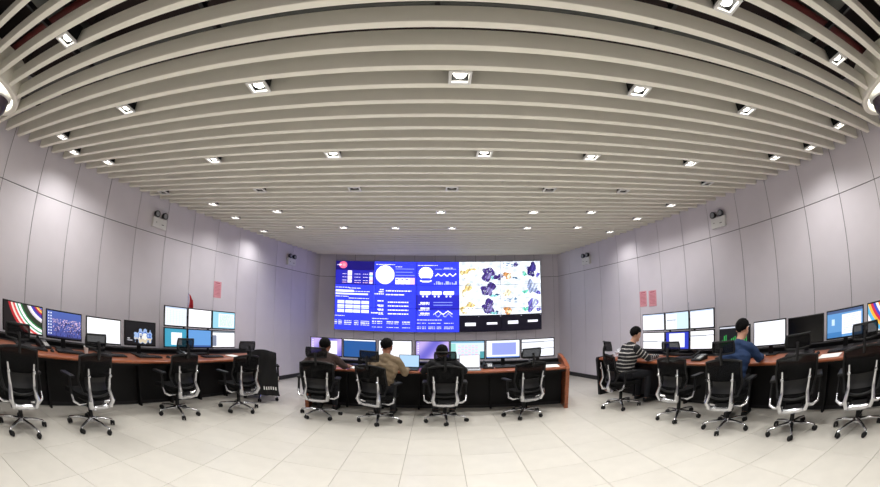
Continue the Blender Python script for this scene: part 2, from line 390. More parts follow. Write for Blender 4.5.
# ------------------------------------------------------------------ control consoles
# console frame along a path: P(t) front edge point, N(t) unit vector from front edge to the rear, on the floor plan
def strip(path, d0, d1, z0, z1, mb=None, mi=0):
    """solid ribbon between offsets d0..d1 behind the front edge, z0..z1"""
    mb = mb or MB(); n = len(path)
    v = []
    for p, nn in path:
        for d, z in ((d0, z0), (d1, z0), (d1, z1), (d0, z1)): v.append((p[0]+nn[0]*d, p[1]+nn[1]*d, z))
    f = [(4*i+k, 4*i+(k+1) % 4, 4*(i+1)+(k+1) % 4, 4*(i+1)+k) for i in range(n-1) for k in range(4)]
    f += [(0, 1, 2, 3), (4*n-1, 4*n-2, 4*n-3, 4*n-4)]
    return mb.add(v, f, mi)
DZ = .72
DT = DZ+.0015     # things stand a hair above the worktop
def console(label, path, depth, mods, ends, rise=.85, em=None, wood_d=.40):
    r = empty('control_console', (0, 0, 0))
    top = MB(); strip(path, .03, wood_d, DZ-.03, DZ, top)
    top.build('worktop', M_WOOD, r, smooth=False)
    strip(path, wood_d, depth, DZ-.03, DZ).build('equipment_shelf', M_CONS, r, smooth=False)
    # rounded nosing on the front edge
    MB().tube([(p[0]+n[0]*.03, p[1]+n[1]*.03, DZ-.021) for p, n in path], .021, 10).build('front_edging', M_WOOD, r)
    strip(path, .05, .075, DZ-.075, DZ-.03).build('apron', M_CONS, r, smooth=False)
    strip(path, depth-.03, depth, .0, DZ-.03).build('back_panel', M_CONS, r, smooth=False)
    strip(path, depth-.14, depth, DZ, DZ+.05).build('rear_ledge', M_CONS, r, smooth=False)
    n = len(path)-1
    st = max(1, n//mods)
    for m in range(mods):
        a, b = m*n//mods, (m+1)*n//mods
        sub = path[a:b+1]
        # modesty panel, with a slim gap to its neighbour
        p0, p1 = Vector(sub[0][0]), Vector(sub[-1][0]); dd = (p1-p0).normalized()*.004
        s2 = [((sub[0][0][0]+dd.x, sub[0][0][1]+dd.y), sub[0][1])]+list(sub[1:-1])+[((sub[-1][0][0]-dd.x, sub[-1][0][1]-dd.y), sub[-1][1])]
        pan = strip(s2, .42, .44, .06, DZ-.03).build('modesty_panel', M_CONS, r, smooth=False)
        strip(s2, .45, .47, .0, .06).build('plinth', M_BASE, r, smooth=False)
    for m in range(1, mods):
        p, nn = path[m*n//mods]
        ang = math.atan2(nn[1], nn[0])
        MB().box((0, 0, 0), (.08, .03, DZ-.03)).build('leg_panel', M_CONS, r, (p[0]+nn[0]*.375, p[1]+nn[1]*.375, (DZ-.03)/2), ang, smooth=False)
    for e in ends:
        p, nn = path[0] if e == 0 else path[-1]
        ang = math.atan2(nn[1], nn[0])
        prof = [(.06, 0), (depth+.02, 0), (depth+.02, rise)]
        for k in range(9):
            t = k/8; prof.append((depth-.06-(depth-.06)*t, rise-(rise-DZ-.01)*(t**1.7)))
        prof += [(-.02, DZ-.03)]
        # profile in (distance, z) plane, thickness along the console
        mb = MB(); mb.prism(prof, -.03, .03, axis='y') if False else None
        v = [(a, -.03, z) for a, z in prof]+[(a, .03, z) for a, z in prof]; k = len(prof)
        mb.add(v, [(i, (i+1) % k, k+(i+1) % k, k+i) for i in range(k)]+[tuple(reversed(range(k))), tuple(range(k, 2*k))])
        off = Vector((path[1][0][0]-path[0][0][0], path[1][0][1]-path[0][0][1])).normalized()*.035
        if e == 0: off = -off
        mb.build('end_panel', em or M_WOOD, r, (p[0]+off.x, p[1]+off.y, 0), ang, smooth=False)
    tag(r, label, 'control desk', 'curved control room consoles')
    return r
def arc_path(fn, a, b, n):
    out = []
    for i in range(n+1):
        t = a+(b-a)*i/n; p = Vector(fn(t)); q = Vector(fn(t+.001))
        d = (q-p).normalized(); nn = Vector((-d.y, d.x)); out.append(((p.x, p.y), nn))
    return out
CF = lambda x: 6.17-.04*x*x
pc = arc_path(lambda x: (x, CF(x)), -2.03, 2.03, 28)
console('curved wooden-topped console in the middle, facing the video wall', [(p, (n.x, n.y)) for p, n in pc], .95, 7, (0, 1))
OL, OR = .88, 1.02
def side_path(X, sgn, off, y0, y1, slope, ang):
    out = []; N = 20
    nn = Vector((sgn*math.cos(ang), math.sin(ang)))
    for i in range(N+1):
        y = y0+(y1-y0)*i/N; yw = y
        # point on the wall line, moved into the room
        p = Vector((X(yw), yw))-nn*off
        out.append(((p.x, p.y), (nn.x, nn.y)))
    return out
pl = side_path(XL, -1, OL, 1.0, 6.98, .2677, AL); pr = side_path(XR, 1, OR, .95, 6.95, .2518, AR)
console('long wooden-topped console along the left wall', pl, OL-.05, 9, (1,), DZ+.012, M_CONS, .56)
console('long wooden-topped console along the right wall', pr, OR-.12, 10, (1,), DZ+.012, M_CONS, .56)

# ------------------------------------------------------------------ screens
def raster(name, parent, W, H, img, m, loc=(0, 0, 0)):
    """flat screen in the local XZ plane, facing -Y; img is (rows, cols, 3) sRGB 0-255, row 0 on top"""
    nv, nu = img.shape[:2]
    xs = np.linspace(-W/2, W/2, nu+1); zs = np.linspace(H/2, -H/2, nv+1)
    X, Z = np.meshgrid(xs, zs); V = np.stack([X.ravel(), 0*X.ravel(), Z.ravel()], 1)
    I = np.arange((nu+1)*(nv+1)).reshape(nv+1, nu+1)
    F = np.stack([I[1:, :-1].ravel(), I[1:, 1:].ravel(), I[:-1, 1:].ravel(), I[:-1, :-1].ravel()], 1)
    me = bpy.data.meshes.new(name); me.from_pydata(V.tolist(), [], F.tolist()); me.update(); me.materials.append(m)
    c = np.clip(img.reshape(-1, 3)/255., 0, 1); c = np.where(c <= .04045, c/12.92, ((c+.055)/1.055)**2.4)
    at = me.color_attributes.new('Col', 'FLOAT_COLOR', 'CORNER')
    full = np.ones((len(F), 4, 4), dtype=np.float32); full[:, :, :3] = c[:, None, :]
    at.data.foreach_set('color', full.ravel())
    return link(name, me, parent, loc)
def canvas(w, h, c): a = np.zeros((h, w, 3)); a[:] = c; return a
def rect(a, x0, y0, x1, y1, c):
    h, w = a.shape[:2]; x0, x1 = sorted((x0, x1)); y0, y1 = sorted((y0, y1))
    a[max(0, int(round(y0))):max(0, int(round(y1))), max(0, int(round(x0))):max(0, int(round(x1)))] = c
def disc(a, cx, cy, rx, ry, c):
    h, w = a.shape[:2]; Y, X = np.mgrid[0:h, 0:w]; a[((X+.5-cx)/rx)**2+((Y+.5-cy)/ry)**2 <= 1] = c
def dash(a, x0, x1, y, c, hh=1, gap=.2, seed=0):
    r = np.random.default_rng(int(x0*7+y*13+seed)); x = x0
    while x < x1:
        l = r.integers(2, 6); rect(a, x, y, min(x+l, x1), y+hh, c); x += l+(1 if r.random() < .5+gap else 0)
W_ = (250, 250, 255)
# --- the video wall: 5 x 3 panels, content drawn on one canvas (2 photo-crop pixels per cell)
VW, VH = 375, 129
vw = canvas(VW, VH, (46, 58, 232))
def R(x0, y0, x1, y1, c): rect(vw, (x0-60)/2, (y0-58)/2, (x1-60)/2, (y1-58)/2, c)
def D(x0, x1, y, c=W_, h=2, seed=0): dash(vw, (x0-60)/2, (x1-60)/2, (y-58)/2, c, max(1, int(h/2.6)), seed=seed)
R(60, 58, 208, 146, (18, 10, 100)); R(60, 92, 208, 146, (32, 32, 160))
disc(vw, 14, 7.5, 7.5, 6.5, (232, 96, 132)); disc(vw, 8, 7.5, 3, 1.6, (240, 220, 250)); rect(vw, 2, 7, 10, 8, (235, 225, 255)); disc(vw, 15.5, 7.5, 3, 2.8, (250, 150, 160))
for y in (97, 106, 118, 130, 138):
    for x0, x1 in ((86, 102), (106, 122), (132, 156), (164, 182), (186, 200)): D(x0, x1, y, (235, 225, 245) if y != 138 else (240, 190, 200), 4)
R(106, 94, 122, 140, (235, 225, 235)); R(106, 112, 122, 114, (60, 50, 180)); R(106, 126, 122, 128, (60, 50, 180))
R(188, 100, 199, 143, (225, 215, 235)); R(188, 110, 199, 116, (120, 190, 200)); R(188, 130, 199, 134, (230, 120, 130))
disc(vw, (244-60)/2, (107-58)/2, 17, 17.5, W_)
D(210, 280, 68, W_, 4); D(282, 306, 76, W_, 4)
for y, x1 in ((84, 350), (96, 345), (108, 352)): R(282, y, x1, y+2, (150, 160, 240))
for x in (282, 300, 318, 336): R(x, 118, x+16, 142, (240, 235, 250)); R(x+3, 122, x+10, 126, (80, 80, 190))
R(334, 118, 352, 142, (240, 190, 205))
disc(vw, (391-60)/2, (101-58)/2, 13, 12, W_); disc(vw, (391-60)/2, (128-58)/2, 11, 3.2, W_); disc(vw, (391-60)/2, (123-58)/2, 11, 2.6, (46, 58, 232))
D(362, 435, 70, W_, 4); D(425, 500, 84, (160, 170, 245), 3); D(455, 490, 80, W_, 5)
for x in range(425, 500, 4): R(x, 104+4*math.sin(x*.3), x+4, 109+4*math.sin(x*.3), W_)
for x in range(420, 502, 7): h_ = 6+8*((x*37) % 5)/4; R(x, 143-h_, x+5, 143, (170, 180, 250))
R(60, 145, 510, 147, (20, 20, 120)); R(206, 58, 208, 318, (60, 80, 235)); R(356, 58, 358, 318, (26, 26, 140)); R(358, 180, 510, 236, (34, 36, 176))
D(62, 115, 156, W_, 4); D(112, 155, 158, W_, 4); R(62, 166, 130, 174, (235, 240, 250)); D(130, 190, 170, W_, 3); R(62, 178, 185, 184, (225, 232, 250))
D(62, 112, 190, W_, 4); D(112, 188, 196, W_, 5)
for y in (206, 222, 238):
    for x in (70, 100, 130, 160): R(x, y, x+27, y+11, (225, 232, 248)); R(x+3, y+4, x+20, y+6, (180, 190, 240))
D(58, 98, 262, W_, 4)
for x0, x1 in ((58, 70), (74, 88), (96, 124), (134, 150), (158, 190)):
    for y in (273, 280, 287, 294): D(x0, x1, y, (225, 228, 250), 4)
for y, x0 in ((160, 226), (168, 222), (176, 208)): D(x0, 240, y, W_, 6)
D(248, 340, 164, W_, 7); D(248, 314, 178, W_, 6)
for y in (203, 218, 232, 246): D(218 if y < 240 else 196, 240, y, W_, 6); D(256, 330, y+2, W_, 7); D(222, 240, y+6, W_, 4)
D(200, 258, 268, W_, 5)
for x0, x1 in ((200, 214), (218, 236), (252, 276), (280, 296), (308, 336)):
    for y in (279, 286, 293, 300): D(x0, x1, y, (225, 228, 250), 3)
for x in (370, 412, 454): R(x, 166, x+37, 178, W_); R(x+4, 178, x+33, 183, (120, 130, 230)); R(x+8, 182, x+14, 188, W_); R(x+22, 182, x+28, 188, W_)
for y in (206, 226, 244): D(372, 404, y, W_, 8); D(366, 404, y+8, W_, 4)
R(418, 206, 486, 207.9, (150, 170, 250)); R(418, 216, 486, 217.9, (150, 170, 250))
for x in range(418, 486, 2): yy = 236+12*abs(((x-418) % 34)/17-1); R(x, yy, x+2, yy+4, W_); R(x, 252-yy*.0+6*math.sin(x*.25), x+2, 255+6*math.sin(x*.25), (190, 200, 250))
D(360, 448, 270, W_, 5)
for x0, x1 in ((360, 374), (378, 392), (400, 426), (430, 446), (456, 490)):
    for y in (282, 289, 296, 302): D(x0, x1, y, (225, 228, 250), 4)
rr = np.random.default_rng(3)
# right part: twelve bright camera views over a black strip
R(510, 58, 812, 254, (232, 240, 250)); R(510, 254, 812, 318, (8, 6, 20))
gx, gy = np.meshgrid(np.arange(VW), np.arange(VH)); tx = .5+.25*np.sin(gx*.37+gy*.21)+.25*np.sin(gx*.13-gy*.43+1)
m_ = (gx > 225) & (gy < 97); vw[m_] = np.clip(vw[m_]*(.82+.24*tx[m_][:, None])+rr.normal(0, 6, (m_.sum(), 1)), 0, 255)
for i, x in enumerate((530, 608, 684, 758)): R(x, 283-i*2, x+38, 293-i*2, (235, 235, 245)); R(x+48, 257, x+51, 260, (200, 200, 220))
def blob(cx, cy, rx, ry, c):
    Y, X = np.mgrid[0:VH, 0:VW]; dx = (X+.5-(cx-60)/2)/(rx*.5); dy = (Y+.5-(cy-58)/2)/(ry*.48); an = np.arctan2(dy, dx); q = rr.random(4)*6
    lim = 1+.22*np.sin(2*an+q[0])+.18*np.sin(3*an+q[1])+.12*np.sin(5*an+q[2]); m_ = (np.hypot(dx, dy) < lim) & (rr.random((VH, VW)) > .05) & (Y < 98) & (X > 225)
    sh_ = 1+.18*np.sin(X*.9+Y*.5+q[3])[m_][:, None]; vw[m_] = np.clip(np.array(c)*.85*sh_, 0, 255)
for cx in (545, 622, 698, 772):
    for cy in (92, 158, 222):
        if cx == 545:
            blob(cx-4, cy+8, 24, 20, (235, 205, 130)); blob(cx+5, cy+15, 20, 17, (285, 290, 296))
            for k in range(10): x = cx-30+rr.random()*60; y = cy-28+rr.random()*16; R(x, y, x+6, y+3, (190, 205, 205))
        elif cx == 622:
            blob(cx-8, cy+2 if cy > 100 else cy+12, 24, 24, (70, 52, 130)); blob(cx-2, cy+8 if cy > 100 else cy+20, 12, 12, (140, 130, 190)); blob(cx+24, cy+22, 7, 6, (60, 90, 130)); blob(cx+12, cy+26, 10, 5, (140, 220, 220))
            if cy < 100: blob(cx+30, cy+24, 14, 12, (60, 40, 120))
        elif cx == 698:
            for k in range(16): x = cx-32+rr.random()*50; y = cy-32+rr.random()*18; R(x, y, x+7, y+3, (90, 120, 150) if cy != 158 else (190, 215, 220))
            blob(cx-14, cy+18, 16, 12, (215, 150, 90) if cy != 158 else (240, 225, 190)); blob(cx-8, cy+22, 8, 7, (280, 265, 215))
            if cy == 92: blob(cx+18, cy-22, 8, 10, (70, 60, 130)); blob(cx+16, cy+28, 8, 5, (70, 110, 140))
        else:
            c1 = (44, 34, 110) if cy == 92 else ((150, 165, 205) if cy == 158 else (110, 105, 190))
            blob(cx+4, cy-2, 18, 24, c1); blob(cx+12, cy-8, 10, 14, (210, 220, 245) if cy != 92 else (70, 60, 150)); blob(cx-22, cy+14, 9, 8, (110, 210, 185)); blob(cx+28, cy+18, 7, 8, (90, 80, 190))
for x in (585, 660, 736): R(x, 58, x+1.4, 254, (225, 232, 245))
for y in (125, 190): R(510, y, 812, y+1.4, (225, 232, 245))
vr = empty('video_wall', (.035, 9.72, 1.2))
VWM, VHM = 5.20, 1.76
MB().box((0, .05, VHM/2), (VWM-.02, .06, VHM-.02)).build('mounting_frame', M_BLACK, vr, smooth=False)
pw, ph = VWM/5, VHM/3
for i in range(5):
    for j in range(3):
        p = MB().bbox((0, .012, 0), (pw-.002, .03, ph-.002), .002, 1).build('display_panel', M_BLACK, vr, (-VWM/2+pw*(i+.5), 0, VHM-ph*(j+.5)), smooth=False)
        raster('screen', p, pw-.008, ph-.008, vw[j*43:(j+1)*43, i*75:(i+1)*75], M_SCRV, (0, -.004, 0))
tag(vr, 'large video wall of fifteen panels, blue dashboards at left and camera views at right', 'video wall')

# --- desktop monitors
def im_white(tint=(246, 248, 255), n=40, m=24):
    a = canvas(n, m, tint); return a
def im_lines(top=(246, 248, 255), bar=None, seed=1, grid=False, n=48, m=30):
    a = canvas(n, m, top); r = np.random.default_rng(seed)
    if grid:
        for x in range(4, n, 7): rect(a, x, 4, x+1, m-3, (205, 214, 232))
        for y in range(6, m-2, 3): rect(a, 3, y, n-3, y+1, (216, 222, 238))
        rect(a, 0, 0, n, 2, (190, 205, 230))
    if bar:
        for y in bar: rect(a, 0, y, n, y+1, (110, 116, 130)); rect(a, 0, y+1, int(n*.7), y+2, (190, 196, 206))
    return a
def im_stripes(flip=False):
    n, m = 96, 60; Y, X = np.mgrid[0:m, 0:n]; x = X/n; y = Y/m
    if flip: x = 1-x
    d = np.hypot((x-1.25)*1.6, (y+.55)*1.0); a = canvas(n, m, (38, 52, 36))
    bands = [(.70, (220, 210, 230)), (.75, (60, 110, 210)), (.80, (235, 120, 50)), (.84, (240, 220, 120)), (.90, (200, 40, 50)), (.95, (90, 40, 130)), (1.03, (60, 60, 160)), (1.10, (245, 245, 250)), (1.17, (210, 200, 210)), (1.36, (40, 48, 34)), (1.42, (30, 120, 60)), (1.52, (245, 240, 245)), (1.57, (30, 150, 90)), (1.64, (235, 240, 240)), (1.72, (210, 60, 60)), (1.80, (230, 210, 200)), (1.9, (180, 30, 40)), (9, (24, 18, 20))]
    lo = 0
    for hi, c in bands: a[(d >= lo) & (d < hi)] = c; lo = hi
    return a
def im_rainbow():
    n, m = 96, 60; Y, X = np.mgrid[0:m, 0:n]; x = X/n; y = Y/m
    d = np.hypot(x-1.0, (y-1.0)*.7)*1.0+.15*x; d = np.hypot((x-1.15)*1.5, (y+.5)); a = canvas(n, m, (30, 90, 60))
    bands = [(.85, (20, 110, 70)), (1.0, (40, 150, 90)), (1.08, (235, 240, 235)), (1.2, (60, 150, 80)), (1.3, (240, 210, 70)), (1.4, (235, 120, 40)), (1.5, (240, 235, 230)), (1.6, (60, 70, 190)), (1.7, (200, 40, 70)), (1.8, (240, 180, 60)), (1.92, (90, 180, 220)), (9, (240, 240, 245))]
    lo = 0
    for hi, c in bands: a[(d >= lo) & (d < hi)] = c; lo = hi
    return a
def im_city():
    n, m = 60, 36; a = canvas(n, m, (70, 84, 158)); r = np.random.default_rng(5)
    for y in range(m): a[y] = np.array((74, 96, 170))*(1-y/m*.35)+np.array((60, 40, 110))*(y/m*.35)
    for k in range(260):
        x = r.integers(10, n); y = int(10+abs(r.normal(0, 1))*9); 
        if y < m: a[y, x] = (225, 190, 205) if r.random() < .6 else (120, 120, 190)
    for k in range(90): x = r.integers(14, n); y = r.integers(14, m); rect(a, x, y, x+1, y+3, (46, 40, 92))
    for y in range(2, m-3, 4):
        for x in (2, 6): rect(a, x, y, x+2, y+2, (225, 230, 245))
    rect(a, 0, m-2, n, m, (30, 34, 70)); return a
def im_cave():
    n, m = 60, 36; Y, X = np.mgrid[0:m, 0:n]; a = canvas(n, m, (16, 15, 18))
    d = np.hypot((X-36)/18, (Y-22)/11)+.18*np.sin(X*.6)+.1*np.cos(Y*.9)
    a[d < 1] = (150, 175, 215); a[(d < .7)] = (70, 110, 190); a[(d < .9) & (Y > 24)] = (205, 190, 165); a[(d < .45) & (Y > 16)] = (225, 225, 220)
    disc(a, 31, 23, 1.6, 4, (30, 50, 110)); rect(a, 4, 26, 9, 27, (235, 235, 240)); rect(a, 4, 29, 14, 30, (200, 200, 210)); return a
def im_doc(bg, x0, y0, x1, y1, ink=(200, 208, 225), n=48, m=30, line=True):
    a = canvas(n, m, bg); rect(a, x0*n, y0*m, x1*n, y1*m, (248, 249, 252))
    if line:
        for y in range(int(y0*m)+2, int(y1*m)-1, 2): dash(a, x0*n+2, x1*n-2, y, ink, 1)
    return a
def im_purple(white=None):
    n, m = 48, 30; Y, X = np.mgrid[0:m, 0:n]; a = canvas(n, m, (0, 0, 0))
    t = np.clip(.5+.5*np.sin(X*.16+Y*.12), 0, 1)[..., None]
    a[:] = (1-t)*np.array((104, 98, 200))+t*np.array((190, 168, 226))
    if white: rect(a, white[0]*n, white[1]*m, white[2]*n, white[3]*m, (248, 248, 255))
    for y in range(3, 22, 4): rect(a, 2, y, 4, y+2, (230, 225, 250))
    return a
def im_term():
    n, m = 48, 30; a = canvas(n, m, (12, 14, 18)); rect(a, 0, 0, n, 2, (200, 205, 215)); rr = np.random.default_rng(9)
    for x in range(4, n-3, 3): h_ = rr.integers(3, 16); rect(a, x, 26-h_, x+1, 26, (60, 190, 90))
    rect(a, 0, 27, n, 28, (120, 130, 120)); return a

def bez(w, h): return None
def monitor_body(r, w, h, img, zc, tilt=0.0):
    hs = MB(); hs.bbox((0, .017, zc), (w, .026, h), .005, 1); hs.bbox((0, .04, zc-.01), (w*.55, .03, h*.6), .012, 1)
    hs.build('housing', M_BLACK, r, smooth=False)
    if img is not None: raster('screen', r, w-.030, h-.036, img, M_SCR, (0, .0025, zc+.003))
    else: MB().box((0, .003, zc+.003), (w-.024, .003, h-.026)).build('screen', mat('dark_screen', (12, 11, 12), .2), r, smooth=False)
def monitor(label, x, y, rz, w, h, img, top=1.18, group=None):
    r = empty('computer_monitor', (x, y, DT), rz); zc = top-h/2-DZ
    monitor_body(r, w, h, img, zc)
    MB().bbox((0, .065, (zc)/2), (.07, .022, zc), .004, 1).build('stand_neck', M_BLACK, r, smooth=False)
    MB().bbox((0, .05, .008), (.26, .19, .016), .006, 1).build('stand_base', M_BLACK, r, smooth=False)
    return tag(r, label, 'monitor', group)
MC = lambda x: 6.70-.045*x*x
mons = [(-1.87, .56, im_purple((.55, .12, .85, .9)), 'purple desktop monitor with a white window, leftmost on the middle console'),
        (-1.30, .57, im_doc((30, 84, 150), .0, .0, 1., .08, line=False), 'dark blue window filling the second monitor of the middle console'),
        (-.70, .58, im_white(), 'plain white screen monitor, third on the middle console'),
        (-.07, .58, im_purple(), 'purple desktop with icons, fourth monitor of the middle console'),
        (.52, .59, None, 'pale screen with pinkish grid, fifth monitor of the middle console'),
        (1.12, .59, im_doc((232, 238, 252), .16, .14, .9, .84, line=False), 'white-bordered lavender window, sixth monitor of the middle console'),
        (1.71, .58, im_lines(bar=(4, 16)), 'white page with dark rules, rightmost monitor of the middle console')]
a5 = im_lines((214, 232, 240), grid=False); 
for y in range(7, 24, 3):
    for x in range(10, 40, 5): rect(a5, x, y, x+4, y+2, (236, 200, 226) if (x+y) % 2 else (206, 214, 240))
rect(a5, 0, 0, 48, 3, (120, 170, 200)); rect(a5, 0, 4, 7, 30, (150, 210, 205)); rect(a5, 42, 18, 48, 30, (70, 150, 160))
a6 = im_doc((236, 242, 252), .16, .14, .9, .84, line=False); rect(a6, 8, 4, 43, 25, (146, 158, 226)); rect(a6, 0, 28, 48, 30, (90, 130, 200))
for i, (x, w_, im, lab) in enumerate(mons):
    if i == 4: im = a5
    if i == 5: im = a6
    monitor(lab, x, MC(x), math.atan(-.09*x), w_, .335, im, 1.185, 'monitors on the middle console')
def side_pt(X, sgn, ang, off, y):
    nn = Vector((sgn*math.cos(ang), math.sin(ang)))
    # point at distance off from the wall whose wall foot is chosen so that the point has the given y
    yw = y+nn.y*off
    return X(yw)-nn.x*off, y
RZL, RZR = PI/2-AL, -(PI/2-AR)
def lmon(label, ya, yb, top, img, off=.45, h=.335):
    y = (ya+yb)/2; x, y = side_pt(XL, -1, AL, off, y); return monitor(label, x, y, RZL, (yb-ya)/math.cos(AL)-.012, .35, img, top, 'monitors on the left console')
lmon('monitor with colourful curved bands at the left edge of the picture', 2.05, 2.67, 1.20, im_stripes())
lmon('monitor with bluish city skyline wallpaper on the left console', 2.71, 3.28, 1.195, im_city())
lmon('plain white monitor behind the second chair of the left console', 3.34, 3.93, 1.19, im_doc((250, 250, 252), 0, 0, 1, 1, line=False))
lmon('dark monitor with a bright cave picture on the left console', 3.98, 4.56, 1.20, im_cave())
def rmon(label, ya, yb, top, img, off=.52, h=.345):
    y = (ya+yb)/2; x, y = side_pt(XR, 1, AR, off, y); return monitor(label, x, y, RZR, (yb-ya)/math.cos(AR)-.012, h, img, top, 'monitors on the right console')
a = im_doc((96, 150, 205), .42, .16, .95, .9); rect(a, 0, 0, 48, 3, (70, 90, 130)); rect(a, 6, 9, 10, 16, (200, 225, 240)); rect(a, 0, 24, 20, 30, (60, 120, 180))
rmon('monitor with green bar charts on black beside the right screen stack', 3.93, 4.50, 1.16, im_term())
rmon('blank white monitor in front of the person in blue', 3.33, 3.88, 1.18, im_white())
rmon('switched-off black monitor on the right console', 2.74, 3.31, 1.17, None)
rmon('blue monitor with a white window on the right console', 2.14, 2.71, 1.18, a)
rmon('monitor with rainbow curved bands at the right edge of the picture', 1.52, 2.10, 1.18, im_rainbow())

# --- stacks of six monitors on pole mounts
def stack(side, y_edges, z_rows, imgs, off, names):
    X, sgn, ang, rz, gl = (XL, -1, AL, RZL, 'left') if side < 0 else (XR, 1, AR, RZR, 'right')
    st = None
    xm, ym = side_pt(X, sgn, ang, off-.13, (y_edges[0][0]+y_edges[-1][1])/2)
    r = empty('monitor_mount', (xm, ym, DT), rz); wtot = (y_edges[-1][1]-y_edges[0][0])/math.cos(ang)
    MB().bbox((0, .0, .012), (.5, .16, .024), .006, 1).build('foot', M_BLACK, r, smooth=False)
    for s_ in (-.28, .28):
        MB().tube([(s_, 0, .02), (s_, 0, z_rows[0][1]-DZ-.08)], .02, 10).build('pole', M_STEEL, r)
    for z0, z1 in z_rows:
        MB().box((0, 0, (z0+z1)/2-DZ), (wtot*.8, .035, .04)).build('crossbar', M_STEEL, r, smooth=False)
    tag(r, f'dark steel mount carrying six screens on the {gl} console', 'monitor mount')
    k = 0
    for (z0, z1) in z_rows:
        for (ya, yb) in y_edges:
            x, y = side_pt(X, sgn, ang, off, (ya+yb)/2)
            o = empty('computer_monitor', (x, y, z0), rz)
            monitor_body(o, (yb-ya)/math.cos(ang)-.008, z1-z0-.006, imgs[k], (z1-z0)/2)
            MB().box((0, .075, (z1-z0)/2), (.1, .06, .1)).build('bracket', M_STEEL, o, smooth=False)
            tag(o, names[k], 'monitor', f'stacked monitors on the {gl} console'); k += 1
gtop = im_lines((232, 236, 240), grid=True); wtop = im_white((252, 250, 255))
ctop = im_doc((150, 205, 225), .25, .1, .95, .92, ink=(150, 200, 180))
tb_ = im_doc((60, 150, 180), .3, .2, .8, .9); bb_ = canvas(48, 30, (96, 150, 210)); rect(bb_, 0, 27, 48, 30, (60, 90, 150)); wb_ = im_lines((248, 248, 250)); rect(wb_, 0, 0, 48, 3, (120, 130, 140)); rect(wb_, 0, 8, 8, 28, (120, 128, 150))
stack(-1, [(4.71, 5.18), (5.19, 5.72), (5.73, 6.30)], [(1.165, 1.485), (.84, 1.155)], [gtop, wtop, ctop, tb_, bb_, wb_], .45,
      ['grey spreadsheet screen, top left of the left console stack', 'plain white screen, top middle of the left console stack', 'pale cyan list screen, top right of the left console stack',
       'teal screen with white page, bottom left of the left console stack', 'plain blue screen, bottom middle of the left console stack', 'white page screen, bottom right of the left console stack'])
g1 = im_lines((246, 248, 253), grid=True); g2 = im_lines((244, 250, 253), grid=True); rect(g2, 24, 1, 48, 30, (206, 230, 240)); rect(g2, 2, 13, 22, 14, (120, 130, 140))
w1 = im_lines((250, 250, 253), bar=(15,)); bfr = im_doc((44, 60, 190), .14, .08, .84, .9, line=False); w2 = im_lines((250, 250, 253), bar=(7,))
# from the viewpoint the far end of this stack (large y) is on the left
ye = [(4.60, 5.10), (5.11, 5.64), (5.65, 6.20)]
stack(1, ye, [(1.145, 1.455), (.82, 1.135)], [g1, g2, g1, w2, bfr, w1], .50,
      ['white timetable grid, top right of the right console stack', 'white and pale blue grid, top middle of the right console stack', 'white timetable grid, top left of the right console stack',
       'white page with one grey rule, bottom right of the right console stack', 'white window with deep blue border in the right console stack', 'white page with one grey rule, bottom left of the right console stack'])

